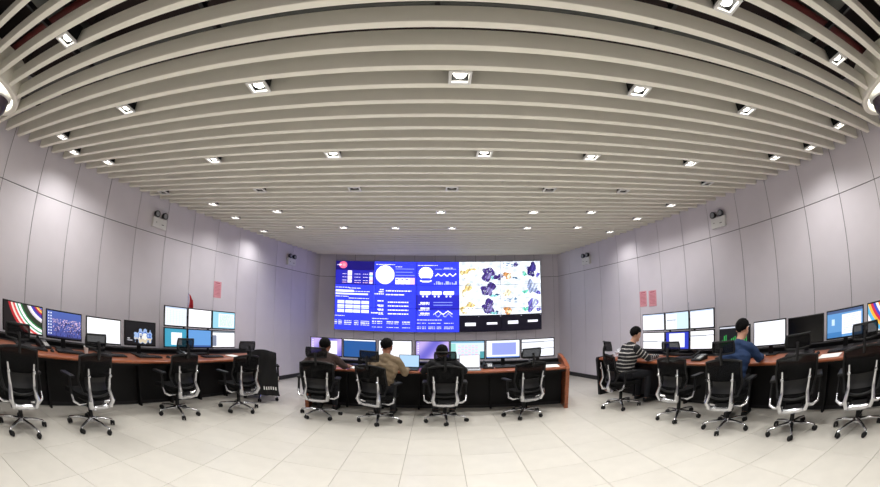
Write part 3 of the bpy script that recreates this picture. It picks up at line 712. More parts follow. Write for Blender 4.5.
# ------------------------------------------------------------------ office chairs
def make_chair():
    r = empty('office_chair')
    # seat cushion: rounded grid, higher at the rim, rolled front
    def prof(u, v, top):
        a = 2*u-1; b = 2*v-1
        x = a*.25*(1-.12*b*b); y = .03+b*.235*(1-.10*a*a)
        z = .435+.012*a*a-.03*max(0, b-.5)**1.3*2+(.0 if top else -.055)
        if not top: x *= .93; y = .03+(y-.03)*.93
        return (x, y, z)
    mb = MB(); nu = nv = 10
    T = [[prof(i/nu, j/nv, True) for j in range(nv+1)] for i in range(nu+1)]; B = [[prof(i/nu, j/nv, False) for j in range(nv+1)] for i in range(nu+1)]
    v = [p for row in T for p in row]+[p for row in B for p in row]; n = (nu+1)*(nv+1); I = lambda i, j: i*(nv+1)+j
    f = []
    for i in range(nu):
        for j in range(nv): f += [(I(i, j), I(i+1, j), I(i+1, j+1), I(i, j+1)), (n+I(i, j), n+I(i, j+1), n+I(i+1, j+1), n+I(i+1, j))]
    for i in range(nu): f += [(I(i, 0), n+I(i, 0), n+I(i+1, 0), I(i+1, 0)), (I(i, nv), I(i+1, nv), n+I(i+1, nv), n+I(i, nv))]
    for j in range(nv): f += [(I(0, j), I(0, j+1), n+I(0, j+1), n+I(0, j)), (I(nu, j), n+I(nu, j), n+I(nu, j+1), I(nu, j+1))]
    mb.add(v, f).build('seat', M_FAB, r)
    # backrest: curved mesh panel in a tubular frame
    by = lambda z: -.245-.10*max(0, (z-.55))+.05*math.exp(-((z-.58)/.09)**2)
    hw = lambda t: .205+.04*math.sin(min(1, t*1.25)*PI*.62)          # half width from bottom (t=0) to top
    def bp(u, v):
        t = v; z = .43+.465*t; a = 2*u-1
        zz = z-.035*a*a*(t**3)+.03*a*a*((1-t)**3)
        return (a*hw(t), by(z)+.05*a*a, zz)
    back = MB().shell(bp, 12, 10, .012).build('backrest', M_MESH, r)
    rim = []
    for k in range(11): rim.append(bp(k/10, 0))
    for k in range(1, 9): rim.append(bp(1, k/9))
    for k in range(11): rim.append(bp(1-k/10, 1))
    for k in range(1, 9): rim.append(bp(0, 1-k/9))
    rim.append(rim[0])
    MB().tube(rim, .014, 8, caps=False).build('back_frame', M_BLACK, back)
    MB().shell(lambda u, v: ((2*u-1)*.16, by(.49+.14*v)-.012+.03*(2*u-1)**2, .49+.14*v), 8, 4, .012).build('lumbar_pad', M_BLACK, back)
    # headrest on a post
    def hp(u, v):
        a = 2*u-1; t = 2*v-1
        return (a*.15*(1-.06*t*t), -.30+.055*a*a-.012*t, 1.03+.072*t*(1-.08*a*a))
    hd = MB().shell(hp, 10, 5, .012).build('headrest', M_HMESH, r)
    rim = [hp(k/8, 0) for k in range(9)]+[hp(1, k/4) for k in range(1, 5)]+[hp(1-k/8, 1) for k in range(1, 9)]+[hp(0, 1-k/4) for k in range(1, 5)]
    MB().tube(rim, .011, 8, caps=False).build('headrest_frame', M_BLACK, hd)
    MB().tube([(0, -.285, .84), (0, -.315, .92), (0, -.315, .99), (0, -.30, 1.03)], [.018, .018, .016, .02], 8).build('headrest_post', M_BLACK, hd)
    # polished uprights and yoke
    for s in (-1, 1):
        MB().tube([(s*.115, -.18, .305), (s*.150, -.262, .325), (s*.172, -.295, .40), (s*.152, -.262, .51), (s*.157, -.275, .60), (s*.166, -.302, .75)], [.022, .030, .030, .024, .017, .011], 8, flat=(1, 1)).build('upright', M_CHROME, r)
        MB().lathe([(.012, -.02), (.018, -.015), (.018, .015), (.012, .02)], 10, (s*.162, -.295, .665), axis='x').build('tilt_knob', M_CHROME, r)
        a = MB().tube([(s*.13, -.12, .33), (s*.24, -.13, .325), (s*.298, -.10, .355), (s*.305, -.07, .43)], [.018, .019, .018, .015], 8).build('arm_support', M_CHROME, r)
        MB().tube([(s*.305, -.07, .41), (s*.30, -.05, .60)], .018, 8).build('arm_post', M_BLACK, a)
        MB().bbox((s*.285, .02, .615), (.085, .25, .03), .013, 2).build('arm_pad', M_BLACK, a)
    MB().tube([(-.17, -.235, .32), (-.08, -.215, .30), (.08, -.215, .30), (.17, -.235, .32)], [.024, .029, .029, .024], 8).build('yoke', M_CHROME, r)
    mech = MB(); mech.bbox((0, -.04, .345), (.2, .34, .06), .015, 2); mech.tube([(.10, .0, .345), (.24, .02, .335)], .007, 6)
    mech.build('tilt_mechanism', M_BLACK, r)
    g = MB(); g.lathe([(.028, .10), (.028, .25), (.024, .255)], 14); g.lathe([(.015, .25), (.015, .325)], 12)
    g.build('gas_lift', M_BLACK, r)
    MB().lathe([(.03, .065), (.042, .075), (.045, .10), (.036, .125), (.03, .13)], 16).build('hub', M_CHROME, r)
    for k in range(5):
        a = 2*PI*k/5+.31; c, s = math.cos(a), math.sin(a)
        lg = MB().tube([(c*.03, s*.03, .105), (c*.17, s*.17, .098), (c*.30, s*.30, .076), (c*.315, s*.315, .064)], [.024, .020, .016, .013], 8, flat=(1, .8)).build('leg', M_CHROME, r)
        cs = MB(); yaw = a+.9+k*.7
        rot = Matrix.Rotation(yaw, 3, 'Z'); off = Vector((c*.312, s*.312, 0))
        for q in (-.017, .017):
            prof_ = [(.006, -.011), (.026, -.011), (.030, -.005), (.030, .005), (.026, .011), (.006, .011)]
            m2 = MB().lathe([(rr_, h+q) for rr_, h in prof_], 14, axis='y')
            cs.add([rot @ Vector((p[0]+.014, p[1], p[2]+.030))+off for p in m2.v], m2.f)
        cs.tube([off+Vector((0, 0, .03)), off+Vector((0, 0, .075))], .010, 8)
        cs.build('caster', M_BLACK, lg)
    return r
chairs = [(-3.90, 1.85, -80, 'office chair nearest the left edge, in front of the colourful banded screen'),
          (-3.67, 2.81, -86, 'office chair with headrest before the plain white monitor at left'),
          (-3.45, 4.34, -78, 'office chair in front of the left console stack of screens, facing its blue screen'),
          (-2.95, 5.31, -68, 'office chair with raised headrest near the far end of the left console'),
          (-1.74, 5.68, -8, 'office chair holding the person in dark brown at the middle console'),
          (-0.84, 5.66, 22, 'office chair holding the person in beige at the middle console'),
          (0.12, 5.78, 0, 'office chair holding the person in black at the middle console'),
          (1.32, 5.90, -14, 'empty office chair before the two right monitors of the middle console'),
          (2.87, 5.66, 94, 'office chair turned sideways under the person in the striped sweater'),
          (3.19, 4.43, 72, 'empty office chair between the striped sweater and the blue jacket'),
          (3.32, 3.5, 68, 'office chair holding the person in the blue jacket'),
          (3.62, 2.62, 56, 'empty office chair in front of the switched-off black monitor'),
          (3.92, 1.8, 68, 'office chair nearest the right edge, before the blue monitor')]
ch0 = make_chair()
# one more chair, pushed to the end of the left console
chairs.append((-3.0, 6.27, -30, 'dark chair half hidden at the far end of the left console'))
for i, (x, y, phi, lab) in enumerate(chairs):
    o = ch0 if i == 0 else copy_tree(ch0)
    o.location = (x, y, 0); o.rotation_euler = (0, 0, -math.radians(phi)); tag(o, lab, 'office chair', 'black mesh office chairs at the consoles')
    sp = math.radians(random.uniform(-36, 36))
    # swivel the star base under the seat
    for c in o.children:
        if c.name.startswith('leg'): c.rotation_euler = (0, 0, sp)

for c in list(o.children):
    if c.name.startswith('headrest'):
        for g in list(c.children): bpy.data.objects.remove(g)
        bpy.data.objects.remove(c)
o['label'] = 'office chair under a draped black coat at the far end of the left console'
def coat(u, v):
    a = 2*u-1; zz = .925-.78*v
    wv = .20+.10*v+.012*math.sin(v*9+2)
    yb_ = -.325-.03*math.exp(-((v-.1)/.2)**2)-.05*v+.018*math.sin(a*9+v*3)*(.3+v)+.055*a*a*(1-v)
    return (a*wv+.02*math.sin(v*6), yb_, zz-.05*a*a*(1-v))
ct = MB().shell(coat, 22, 20, -.012).build('coat', mat('coat_black', (12, 11, 14), .85, var=.2, scale=20), None, o.location, o.rotation_euler.z)
hem = MB().shell(lambda u, v: tuple(Vector(coat(.12+.76*u, .80+.10*v))+Vector((0, -.016, 0))), 14, 2, .002)
k = MB()
for q in range(6):
    k.shell(lambda u, v, q=q: tuple(Vector(coat(.55+.07*q+.035*u, .80+.07*v))+Vector((0, -.0155, 0))), 2, 3, .002)
kk = k.build('printed_hem', M_WHITE, ct); kk['kind'] = 'stuff'
tag(ct, 'black coat with a white printed hem draped over a chair at left', 'coat')

# ------------------------------------------------------------------ people
def capsule(mb, p0, p1, r0, r1, n=12, m=4):
    p0 = Vector(p0); p1 = Vector(p1); ax = p1-p0; L = ax.length
    t = ax/L if L > 1e-6 else Vector((0, 0, 1))
    up = Vector((0, 0, 1)) if abs(t.z) < .9 else Vector((0, 1, 0)); a = t.cross(up).normalized(); b = a.cross(t)
    rings = []
    for k in range(m+1):
        an = -PI/2+PI/2*k/m; rings.append((p0+t*(r0*math.sin(an)), max(1e-4, r0*math.cos(an))))
    for k in range(m+1):
        an = PI/2*k/m; rings.append((p1+t*(r1*math.sin(an)), max(1e-4, r1*math.cos(an))))
    v = []
    for c, r in rings:
        for j in range(n): an = 2*PI*j/n; v.append(c+(a*math.cos(an)+b*math.sin(an))*r)
    k = len(rings)
    f = [(i*n+j, i*n+(j+1) % n, (i+1)*n+(j+1) % n, (i+1)*n+j) for i in range(k-1) for j in range(n)]+[tuple(reversed(range(n))), tuple(range((k-1)*n, k*n))]
    mb.add(v, f)
def cloth(name, rgb, stripes=None):
    m = mat(name, rgb, .85, var=.12, scale=18, bump=.25)
    if stripes:
        nt = m.node_tree; b = nt.nodes['Principled BSDF']
        at = nt.nodes.new('ShaderNodeAttribute'); at.attribute_name = 'along'
        mu = nt.nodes.new('ShaderNodeMath'); mu.operation = 'MULTIPLY'; mu.inputs[1].default_value = 1/.056
        fr = nt.nodes.new('ShaderNodeMath'); fr.operation = 'FRACT'; gt = nt.nodes.new('ShaderNodeMath'); gt.operation = 'GREATER_THAN'; gt.inputs[1].default_value = .72
        mx = nt.nodes.new('ShaderNodeMix'); mx.data_type = 'RGBA'
        nt.links.new(at.outputs['Fac'], mu.inputs[0]); nt.links.new(mu.outputs[0], fr.inputs[0]); nt.links.new(fr.outputs[0], gt.inputs[0]); nt.links.new(gt.outputs[0], mx.inputs['Factor'])
        mx.inputs[6].default_value = s2l(rgb)+(1,); mx.inputs[7].default_value = s2l(stripes)+(1,)
        nt.links.new(mx.outputs[2], b.inputs['Base Color'])
    return m
def person(label, x, y, phi, shirt_m, shirt_name, shift=(0, 0, 0), head=(0, .04, 1.165), hyaw=0, hpitch=0, arms=None, long_sleeve=True, trouser=(26, 27, 34), skin=M_SKIN, hair_len=0.0):
    S = Vector(shift)     # how far the upper body moves sideways / forward
    bones = []
    def B(p0, p1, r0, r1, tg): bones.append((Vector(p0), Vector(p1), r0, r1, tg))
    lerp = lambda t: S*t
    pel = Vector((0, -.03, .53)); ab = Vector((0, -.05, .65))+S*.35; che = Vector((0, -.045, .815))+S*.8; sh = Vector((0, -.03, .925))+S
    X1 = Vector((1, 0, 0))
    B(pel-X1*.085, pel+X1*.085, .118, .118, 'trousers')
    B(ab-X1*.065, ab+X1*.065, .112, .112, 'shirt'); B(pel+Vector((-.06, 0, .04)), ab-X1*.055, .112, .112, 'shirt'); B(pel+Vector((.06, 0, .04)), ab+X1*.055, .112, .112, 'shirt')
    B(che-X1*.085, che+X1*.085, .118, .118, 'shirt'); B(ab-X1*.06, che-X1*.08, .112, .115, 'shirt'); B(ab+X1*.06, che+X1*.08, .112, .115, 'shirt')
    B(sh-X1*.14, sh+X1*.14, .07, .07, 'shirt'); B(che, sh+Vector((0, 0, .035)), .11, .075, 'shirt')
    B(sh+Vector((-.14, 0, .0)), sh+Vector((0, .01, .055)), .06, .055, 'shirt'); B(sh+Vector((.14, 0, .0)), sh+Vector((0, .01, .055)), .06, .055, 'shirt')
    H = Vector(head)+S-Vector((0, 0, .058))
    B(sh+Vector((0, .015, .03)), H+Vector((0, -.012, -.05)), .055, .052, 'skin')
    Rh = Euler((hpitch, 0, hyaw), 'XYZ').to_matrix()
    hpnt = lambda a: H+Rh @ Vector(a)
    B(hpnt((0, -.022, .030)), hpnt((0, .012, .034)), .084, .080, 'skin')        # skull
    B(hpnt((-.018, .030, -.025)), hpnt((.018, .030, -.025)), .056, .056, 'skin')  # face
    B(hpnt((-.012, .045, -.085)), hpnt((.012, .045, -.085)), .034, .034, 'skin')  # chin
    B(hpnt((-.045, .0, -.055)), hpnt((-.018, .04, -.088)), .026, .026, 'skin'); B(hpnt((.045, .0, -.055)), hpnt((.018, .04, -.088)), .026, .026, 'skin')
    B(hpnt((0, .082, .002)), hpnt((0, .103, -.034)), .010, .014, 'skin')          # nose
    B(hpnt((-.014, .079, -.066)), hpnt((.014, .079, -.066)), .009, .009, 'skin')  # lips
    for s in (-1, 1): B(hpnt((s*.083, -.012, .012)), hpnt((s*.082, -.008, -.026)), .014, .010, 'skin')
    for s in (-1, 1):
        hip = pel+Vector((s*.085, .03, -.01)); kn = Vector((s*.13, .40, .51)); an = Vector((s*.13, .37, .11))
        B(hip, kn, .088, .062, 'trousers'); B(kn, an, .06, .042, 'trousers'); B(an+Vector((0, -.02, -.045)), an+Vector((s*.015, .17, -.058)), .04, .034, 'shoes')
        el, wr_ = (Vector(q) for q in arms[0 if s < 0 else 1])
        shd = sh+Vector((s*.165, .0, .0)); fore = 'shirt' if long_sleeve else 'skin'
        B(shd, el, .062, .048, 'shirt'); B(el, wr_, .047, .031, fore)
        d = (wr_-el).normalized(); d = Vector((d.x, d.y, -.08)).normalized(); sd = d.cross(Vector((0, 0, 1))).normalized(); upv = sd.cross(d)
        B(wr_, wr_+d*.03, .027, .024, 'skin')
        for q in (-1.2, 0, 1.2): B(wr_+d*.025+sd*q*.016, wr_+d*.085+sd*q*.022, .014, .012, 'skin')   # palm
        for q, ln in ((-1.5, .062), (-.5, .072), (.5, .068), (1.5, .052)):
            a0 = wr_+d*.088+sd*q*.0185; a1 = a0+d*ln*.55+upv*.006+sd*q*.003; a2 = a1+d*ln*.5-upv*.016
            B(a0, a1, .0085, .008, 'skin'); B(a1, a2, .008, .007, 'skin')
        th = -s
        a0 = wr_+d*.03+sd*th*.026; a1 = a0+d*.035+sd*th*.024; a2 = a1+d*.032+sd*th*.004-upv*.006
        B(a0, a1, .012, .0095, 'skin'); B(a1, a2, .0095, .008, 'skin')
    mb = MB()
    for p0, p1, r0, r1, tg in bones: capsule(mb, p0, p1, r0, r1)
    me = bpy.data.meshes.new('tmp'); me.from_pydata([tuple(p) for p in mb.v], [], mb.f); me.update()
    tmp = bpy.data.objects.new('tmp', me); COL.objects.link(tmp)
    rm = tmp.modifiers.new('r', 'REMESH'); rm.mode = 'VOXEL'; rm.voxel_size = .0072; rm.use_smooth_shade = True
    sm = tmp.modifiers.new('s', 'SMOOTH'); sm.factor = .5; sm.iterations = 3
    dg = bpy.context.evaluated_depsgraph_get(); dg.update()
    bme = bpy.data.meshes.new_from_object(tmp.evaluated_get(dg)); bme.name = 'person'
    bpy.data.objects.remove(tmp); bme.materials.clear(); bme.materials.append(skin)
    nV = len(bme.vertices); co = np.zeros(nV*3); bme.vertices.foreach_get('co', co); co = co.reshape(-1, 3)
    nr = np.zeros(nV*3); bme.vertices.foreach_get('normal', nr); nr = nr.reshape(-1, 3)
    best = np.full(nV, 1e9); bi = np.zeros(nV, int); al = np.zeros(nV)
    for k, (p0, p1, r0, r1, tg) in enumerate(bones):
        a = np.array(p0); d = np.array(p1-p0); L2 = max(d@d, 1e-9); t = np.clip(((co-a)@d)/L2, 0, 1)
        dist = np.linalg.norm(co-(a+t[:, None]*d), axis=1)-(r0+(r1-r0)*t)
        m_ = dist < best; best[m_] = dist[m_]; bi[m_] = k; al[m_] = (t*math.sqrt(L2))[m_]
    tags = np.array([b[4] for b in bones])[bi]
    armk = [k for k, b in enumerate(bones) if b[4] == 'shirt' and k > 14]
    along = np.where(np.isin(bi, armk), al, co[:, 2])
    o = link('person', bme, None, (x, y, 0), -math.radians(phi)); bme.polygons.foreach_set('use_smooth', [True]*len(bme.polygons))
    faces = [tuple(p.vertices) for p in bme.polygons]
    fa = np.array(faces)
    for part, m_, off in (('shirt', shirt_m, .006), ('trousers', cloth('trouser_%d_%d_%d' % trouser, trouser), .005), ('shoes_l', M_BLACK, .006), ('shoes_r', M_BLACK, .006)):
        keep = (tags[fa] == part.split('_')[0]).sum(1) >= 3
        if part == 'shoes_l': keep &= co[fa[:, 0], 0] < 0
        if part == 'shoes_r': keep &= co[fa[:, 0], 0] >= 0
        ids = np.unique(fa[keep]); mp = -np.ones(nV, int); mp[ids] = np.arange(len(ids))
        wr2 = co[ids]+nr[ids]*off
        if part == 'shirt':   # soft folds
            wr2 += nr[ids]*(.004*np.sin(co[ids, 2]*70+co[ids, 0]*40)+.003*np.sin(co[ids, 1]*90+co[ids, 2]*30))[:, None]*.8
        m2 = bpy.data.meshes.new(part); m2.from_pydata(wr2.tolist(), [], mp[fa[keep]].tolist()); m2.update(); m2.materials.append(m_)
        m2.polygons.foreach_set('use_smooth', [True]*len(m2.polygons))
        at = m2.attributes.new('along', 'FLOAT', 'POINT'); at.data.foreach_set('value', along[ids].astype(np.float32))
        link(shirt_name if part == 'shirt' else ('shoe' if 'shoe' in part else part), m2, o)
    # hair: a cap over the skull, low at the nape, up to the brow in front
    nu, nv = 40, 18; v = []; rh = np.random.default_rng(len(label))
    for i in range(nu):
        az = 2*PI*i/nu; back = .5-.5*math.cos(az)      # az=0 is the front
        tmax = math.radians(60+90*back**.75-12*math.sin(az)**2+5*math.sin(7*az+1)+rh.uniform(-4, 4))+hair_len*back
        for j in range(nv+1):
            th_ = tmax*j/nv; r_ = (.009+.0022*math.sin(11*az+.4*j)+.0018*math.sin(4*az-.7*j)+.003*rh.random())*(1-.75*(j/nv)**4)
            p = Vector((math.sin(th_)*math.sin(az)*(.084+r_), math.sin(th_)*math.cos(az)*(.098+r_)-.006, math.cos(th_)*(.086+r_)+.032))
            v.append(H+Rh @ p)
        for j in range(nv, -1, -1):
            th_ = tmax*j/nv*.97; p = Vector((math.sin(th_)*math.sin(az)*.078, math.sin(th_)*math.cos(az)*.09-.006, math.cos(th_)*.08+.032)); v.append(H+Rh @ p)
    K2 = 2*(nv+1)
    f = [(i*K2+j, ((i+1) % nu)*K2+j, ((i+1) % nu)*K2+j+1, i*K2+j+1) for i in range(nu) for j in range(K2-1)]
    hm = MB().add(v, f); hm.build('hair', M_HAIR, o)
    for s in (-1, 1):
        e = MB(); capsule(e, hpnt((s*.031, .074, .0)), hpnt((s*.036, .073, .0)), .0105, .0105, 10, 3); e.build('eye', MATS.get('eye') or mat('eye', (30, 24, 22), .2), o)
        e = MB(); e.tube([hpnt((s*.018, .083, .021)), hpnt((s*.034, .081, .025)), hpnt((s*.05, .07, .020))], .004, 6); e.build('eyebrow', M_HAIR, o)
    return tag(o, label, 'person')
BROWN = cloth('brown_shirt', (66, 50, 46)); BEIGE = cloth('beige_shirt', (134, 116, 92)); BLK = cloth('black_jacket', (18, 18, 22))
STRIPE = cloth('striped_sweater', (20, 20, 24), (178, 174, 170)); BLUE = cloth('blue_jacket', (20, 46, 84))
SK2 = mat('skin_tan', (150, 96, 72), .55, var=.05)
person('person in a dark brown shirt seated at the left end of the middle console', -1.72, 5.70, -2, BROWN, 'shirt', (.05, .03, .0), (.0, .06, 1.16), 0, -.15,
       [((-.28, .08, .80), (-.20, .36, .765)), ((.34, .14, .80), (.36, .42, .765))], False, skin=SK2)
person('person in a beige long-sleeved shirt working at a laptop', -.82, 5.70, 2, BEIGE, 'shirt', (.09, .02, .02), (.0, .06, 1.185), -.25, -.15,
       [((-.2, .10, .80), (-.06, .40, .765)), ((.36, .06, .76), (.36, .36, .765))], True, skin=SK2)
person('person in a black jacket seated before the white laptop', .11, 5.80, 0, BLK, 'jacket', (-.01, .03, -.03), (-.02, .07, 1.14), 0, -.2,
       [((-.30, .06, .78), (-.22, .38, .765)), ((.30, .06, .78), (.22, .38, .765))], True)
person('person in a black and white striped sweater, seen from the side', 2.93, 5.66, 84, STRIPE, 'sweater', (.02, .12, .02), (.0, .08, 1.20), .15, -.22,
       [((-.24, .22, .79), (-.14, .52, .765)), ((.28, .26, .78), (.2, .52, .765))], True)
person('person in a blue jacket writing at the right console', 3.34, 3.52, 62, BLUE, 'jacket', (.06, .10, .03), (.03, .08, 1.20), -.3, -.2,
       [((-.20, .20, .80), (-.10, .46, .765)), ((.33, .20, .80), (.30, .48, .765))], True)

# ------------------------------------------------------------------ things on the desks
def keyboard(label, x, y, rz, m=M_BLACK, keym=None):
    r = empty('keyboard', (x, y, DT), rz)
    MB().bbox((0, 0, .009), (.43, .14, .018), .005, 1).build('body', m, r, smooth=False)
    k = MB()
    for j in range(4):
        for i in range(14): k.box((-.195+.03*i, -.042+.028*j, .0205), (.024, .022, .006))
    k.box((0, -.062, .0205), (.16, .014, .006))
    o = k.build('key_block', keym or M_STEEL, r, smooth=False); o['kind'] = 'stuff'
    return tag(r, label, 'keyboard', 'desk keyboards')
def mouse(label, x, y, rz, m=M_BLACK):
    r = empty('computer_mouse', (x, y, DT), rz); mb = MB()
    v = []; n = 12
    for k in range(6):
        t = k/5; z = .03*math.sin(t*PI/2); s_ = math.cos(t*PI/2)*.95+.05
        for j in range(n): a = 2*PI*j/n; v.append((.03*s_*math.cos(a), .052*s_*math.sin(a), z))
    f = [(i*n+j, i*n+(j+1) % n, (i+1)*n+(j+1) % n, (i+1)*n+j) for i in range(5) for j in range(n)]+[tuple(reversed(range(n))), tuple(range(5*n, 6*n))]
    mb.add(v, f).build('shell', m, r); MB().lathe([(.004, -.003), (.006, 0), (.004, .003)], 8, (0, .03, .026), axis='x').build('wheel', M_GREY, r)
    return tag(r, label, 'mouse', 'desk mice')
def phone(label, x, y, rz):
    r = empty('desk_phone', (x, y, DT), rz)
    MB().add([(-.09, -.10, 0), (.09, -.10, 0), (.09, .10, 0), (-.09, .10, 0), (-.09, -.10, .02), (.09, -.10, .02), (.09, .10, .07), (-.09, .10, .07)],
             [(0, 3, 2, 1), (4, 5, 6, 7), (0, 1, 5, 4), (1, 2, 6, 5), (2, 3, 7, 6), (3, 0, 4, 7)]).build('base', M_BLACK, r, smooth=False)
    MB().tube([(-.06, -.085, .055), (-.062, -.06, .072), (-.062, .06, .10), (-.06, .085, .105)], [.022, .015, .015, .022], 8).build('handset', M_BLACK, r)
    k = MB(); rot = Matrix.Rotation(math.atan(.25), 3, 'X')
    for j in range(4):
        for i in range(3): k.box((.005+.026*i, -.06+.026*j, .036+.0065*j), (.018, .016, .008), rot=rot)
    o = k.build('keypad', M_WHITE, r, smooth=False); o['kind'] = 'stuff'
    MB().box((.03, .065, .068), (.09, .035, .006), rot=rot).build('display', M_GREY, r, smooth=False)
    return tag(r, label, 'phone', 'desk phones')
def papers(label, x, y, rz, n=3, w=.21, h=.297):
    r = empty('paper_sheets', (x, y, DT), rz)
    for i in range(n):
        MB().box((0, 0, .0012), (w, h, .0022)).build('sheet', M_PAPER, r, (random.uniform(-.02, .02), random.uniform(-.02, .02), .0025*i), random.uniform(-.12, .12), smooth=False)
    return tag(r, label, 'papers')
def laptop(label, x, y, rz, img, m, lean=.25):
    r = empty('laptop', (x, y, DT), rz)
    MB().bbox((0, 0, .009), (.34, .24, .018), .004, 1).build('base', m, r, smooth=False)
    k = MB()
    for j in range(5):
        for i in range(13): k.box((-.138+.023*i, .085-.021*j, .0195), (.018, .016, .004))
    o = k.build('key_block', M_STEEL, r, smooth=False); o['kind'] = 'stuff'
    lid = MB().bbox((0, .004, .115), (.34, .008, .225), .003, 1).build('lid', m, r, (0, .118, .014), (-lean, 0, 0), smooth=False)
    raster('screen', lid, .318, .196, img, M_SCR, (0, -.0015, .12))
    return tag(r, label, 'laptop')
SILV = mat('silver_shell', (176, 178, 184), .35, metal=.6)
laptop('laptop with a pale blue screen used by the person in beige', -.46, 6.34, -.08, im_doc((150, 190, 225), .04, .06, .96, .9, line=False)*0+np.array((166, 200, 232)), M_BLACK)
laptop('silver laptop with a blank white screen beside the person in black', .53, 6.31, -.05, im_white(), SILV)
# keyboards and mice in front of the monitors, following each console
for x, lab in ((-1.62, 'white keyboard before the leftmost monitor of the middle console'), (-1.05, 'black keyboard before the dark blue screen of the middle console'), (.10, 'black keyboard under the purple screen with icons'), (1.17, 'black keyboard under the lavender window monitor')):
    wk = lab.startswith('white'); keyboard(lab, x, CF(x)+.33, math.atan(-.08*x), M_WHITE if wk else M_BLACK, M_GREY if wk else None)
mouse('black mouse beside the keyboard of the empty middle chair', 1.44, CF(1.44)+.30, .1)
phone('black desk phone between the fifth and sixth middle monitors', .84, CF(.84)+.34, -.05)
phone('black desk phone at the right end of the middle console', 1.58, CF(1.58)+.28, -.15)
papers('white sheets of paper at the right end of the middle console', 1.85, CF(1.85)+.22, -.2, 4)
papers('sheets of paper by the person in dark brown', -1.28, CF(-1.28)+.22, .1, 2)
def ldesk(d, y):      # d metres behind the front edge of the left console
    return side_pt(XL, -1, AL, OL-d, y)
def rdesk(d, y): return side_pt(XR, 1, AR, OR-d, y)
for y, lab in ((2.42, 'black keyboard before the banded screen at the left edge'), (2.98, 'black keyboard below the city skyline screen'), (3.66, 'black keyboard below the plain white left monitor'), (4.28, 'black keyboard below the cave picture screen'), (5.55, 'black keyboard below the blue screen of the left stack')):
    keyboard(lab, *ldesk(.27, y), RZL)
for y, lab in ((2.70, 'black mouse left of the city skyline keyboard'), (3.34, 'black mouse before the plain white left monitor'), (4.62, 'black mouse near the left stack of screens')): mouse(lab, *ldesk(.25, y), RZL)
phone('black desk phone left of the six-screen stack on the left console', *ldesk(.30, 4.98), RZL)
phone('black desk phone beside the city skyline monitor', *ldesk(.47, 2.69), RZL+.2)
papers('white papers below the right screens of the left stack', *ldesk(.22, 6.05), RZL+.1, 4)
c = empty('paper_cup', (*ldesk(.33, 3.27), DT))
MB().lathe([(.026, 0), (.028, .004), (.037, .088), (.039, .092), (.036, .092), (.034, .086)], 18).build('cup_wall', M_WHITE, c)
MB().lathe([(.0335, .078), (.001, .079)], 18).build('tea', mat('tea', (90, 50, 20), .1), c)
tag(c, 'white paper cup standing near the city skyline monitor', 'cup')
for y, lab in ((2.38, 'black keyboard below the blue monitor with white window'), (3.02, 'black keyboard below the switched-off monitor'), (4.20, 'black keyboard below the green bar charts'), (5.0, 'black keyboard before the right stack of screens'), (6.14, 'black keyboard under the sideways person at the right console')):
    keyboard(lab, *rdesk(.37, y), RZR)
mouse('black mouse between the blue and black monitors at right', *rdesk(.32, 2.72), RZR)
phone('black desk phone with white keys before the right stack', *rdesk(.24, 4.62), RZR)
phone('black desk phone between the blank and green chart monitors', *rdesk(.40, 3.86), RZR)
papers('white papers before the switched-off black monitor', *rdesk(.13, 2.98), RZR+1.57, 2)
papers('white papers before the blue monitor at right', *rdesk(.12, 2.45), RZR+1.57, 2)
papers('white documents near the phone with white keys', *rdesk(.125, 5.05), RZR+1.57, 5)
# crumpled clear plastic bag at the far end of the right console
rb = np.random.default_rng(11); v = []; n = 18
for k in range(9):
    t = k/8; z = .13*math.sin(t*PI/2); s_ = math.cos(t*PI/2)**.7
    for j in range(n):
        a = 2*PI*j/n; q = 1+.18*rb.standard_normal()*(1 if 0 < k < 8 else 0); v.append((.20*s_*q*math.cos(a), .12*s_*q*math.sin(a), max(0, z+.012*rb.standard_normal()*(k > 0))))
f = [(i*n+j, i*n+(j+1) % n, (i+1)*n+(j+1) % n, (i+1)*n+j) for i in range(8) for j in range(n)]+[tuple(reversed(range(n)))]
tag(MB().add(v, f).build('plastic_bag', mat('pale_plastic', (206, 206, 212), .25, var=.1), None, (*rdesk(.36, 6.55), DT), RZR, smooth=False), 'crumpled pale plastic bag at the far end of the right console', 'bag')
# little red flag behind the left stack, thin rod behind the right stack
x, y = side_pt(XL, -1, AL, .22, 5.42)
fl = empty('desk_flag', (x, y, DZ+.052))
MB().lathe([(.05, 0), (.05, .012), (.012, .02)], 16).build('base', M_BLACK, fl)
MB().tube([(0, 0, .01), (0, 0, .95)], .005, 6).build('pole', M_CHROME, fl)
MB().shell(lambda u, v: (.015+.09*u*(1-.3*v)+.01*math.sin(v*5), .012*math.sin(u*6+v*4), .935-.30*v-.10*u), 8, 8, .003).build('cloth', mat('red_cloth', (190, 30, 42), .8), fl)
tag(fl, 'small red flag hanging limp behind the left screen stack', 'flag')
x, y = side_pt(XR, 1, AR, .25, 5.36)
fp = empty('desk_flagpole', (x, y, DZ+.052))
MB().lathe([(.05, 0), (.05, .012), (.012, .02)], 16).build('base', M_BLACK, fp); MB().tube([(0, 0, .01), (0, 0, .80)], .005, 6).build('pole', M_CHROME, fp)
tag(fp, 'thin bare metal rod rising behind the right screen stack', 'pole')

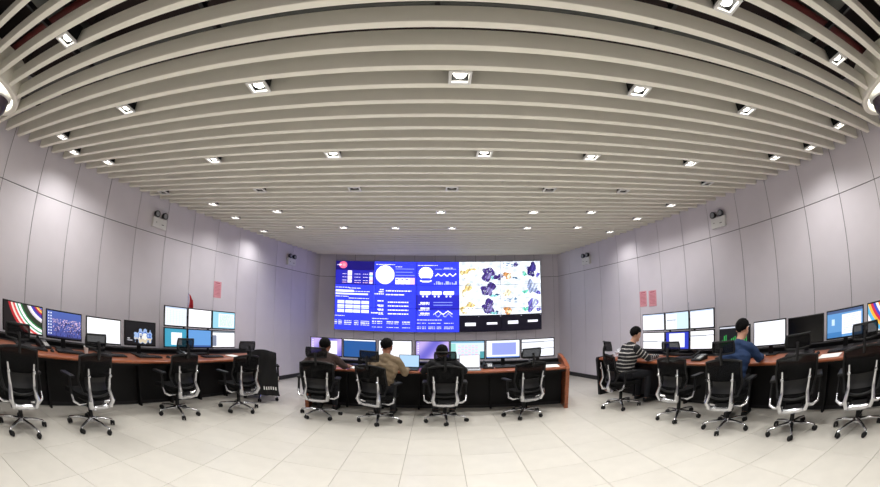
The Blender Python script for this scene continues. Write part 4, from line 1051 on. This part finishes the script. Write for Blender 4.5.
# ------------------------------------------------------------------ things on the walls
def on_wall(side, y, z, out=.016):
    X, sgn, ang, rz = (XL, -1, AL, RZL) if side < 0 else (XR, 1, AR, RZR)
    nn = Vector((sgn*math.cos(ang), math.sin(ang))); return (X(y)-nn.x*out, y-nn.y*out, z), rz
M_PINK = mat('pink_notice', (228, 162, 172), .8, var=.06, scale=10); M_INK = mat('notice_ink', (186, 92, 110), .8)
def notice(label, side, y, z, w, h):
    loc, rz = on_wall(side, y, z); r = empty('wall_notice', loc, rz)
    MB().box((0, 0, 0), (w, .002, h)).build('sheet', M_PINK, r, smooth=False)
    k = MB(); k.box((0, -.0016, h*.40), (w*.6, .001, h*.05))
    for i in range(8): k.box((-.01*w*(i % 3), -.0016, h*(.28-.085*i)), (w*(.78-.06*(i % 3)), .001, h*.022))
    o = k.build('print', M_INK, r, smooth=False); o['kind'] = 'stuff'
    tag(r, label, 'notice', 'pink notices on the walls')
notice('pink notice sheet alone on the left wall', -1, 6.33, 1.86, .20, .30)
notice('left one of two pink notice sheets on the right wall', 1, 6.76, 1.735, .20, .30)
notice('right one of two pink notice sheets on the right wall', 1, 6.50, 1.725, .21, .30)
def emergency(label, side, y, z):
    loc, rz = on_wall(side, y, z, .014); r = empty('emergency_light', loc, rz)
    MB().bbox((0, -.03, -.03), (.30, .06, .17), .012, 2).build('body', M_WHITE, r, smooth=False)
    k = MB()
    for s in (-1, 1):
        h = MB(); h.lathe([(.022, .05), (.05, .03), (.055, -.02), (.052, -.025)], 18, (s*.085, -.055, .10), axis='y').build('lamp_head', M_STEEL, r)
        MB().lathe([(.047, -.024), (.001, -.03)], 18, (s*.085, -.055, .10), axis='y').build('lens', MATS.get('lens') or mat('lens', (150, 154, 158), .15, spec=.8), h_ if False else r)
        MB().tube([(s*.085, -.03, .05), (s*.085, -.04, .09)], .012, 8).build('neck', M_BLACK, r)
    MB().lathe([(.008, -.004), (.008, .0)], 10, (-.08, -.061, -.03), axis='y').build('indicator', M_BLACK, r)
    MB().box((.06, -.061, -.05), (.05, .004, .012)).build('test_button', M_GREY, r, smooth=False)
    tag(r, label, 'emergency light', 'twin-head emergency lights on the walls')
emergency('white twin-head emergency light on the left wall above the six screens', -1, 4.84, 2.76)
emergency('white twin-head emergency light at the far end of the left wall', -1, 8.57, 2.76)
emergency('white twin-head emergency light on the right wall above the six screens', 1, 4.78, 2.78)
emergency('white twin-head emergency light at the far end of the right wall', 1, 8.55, 2.79)
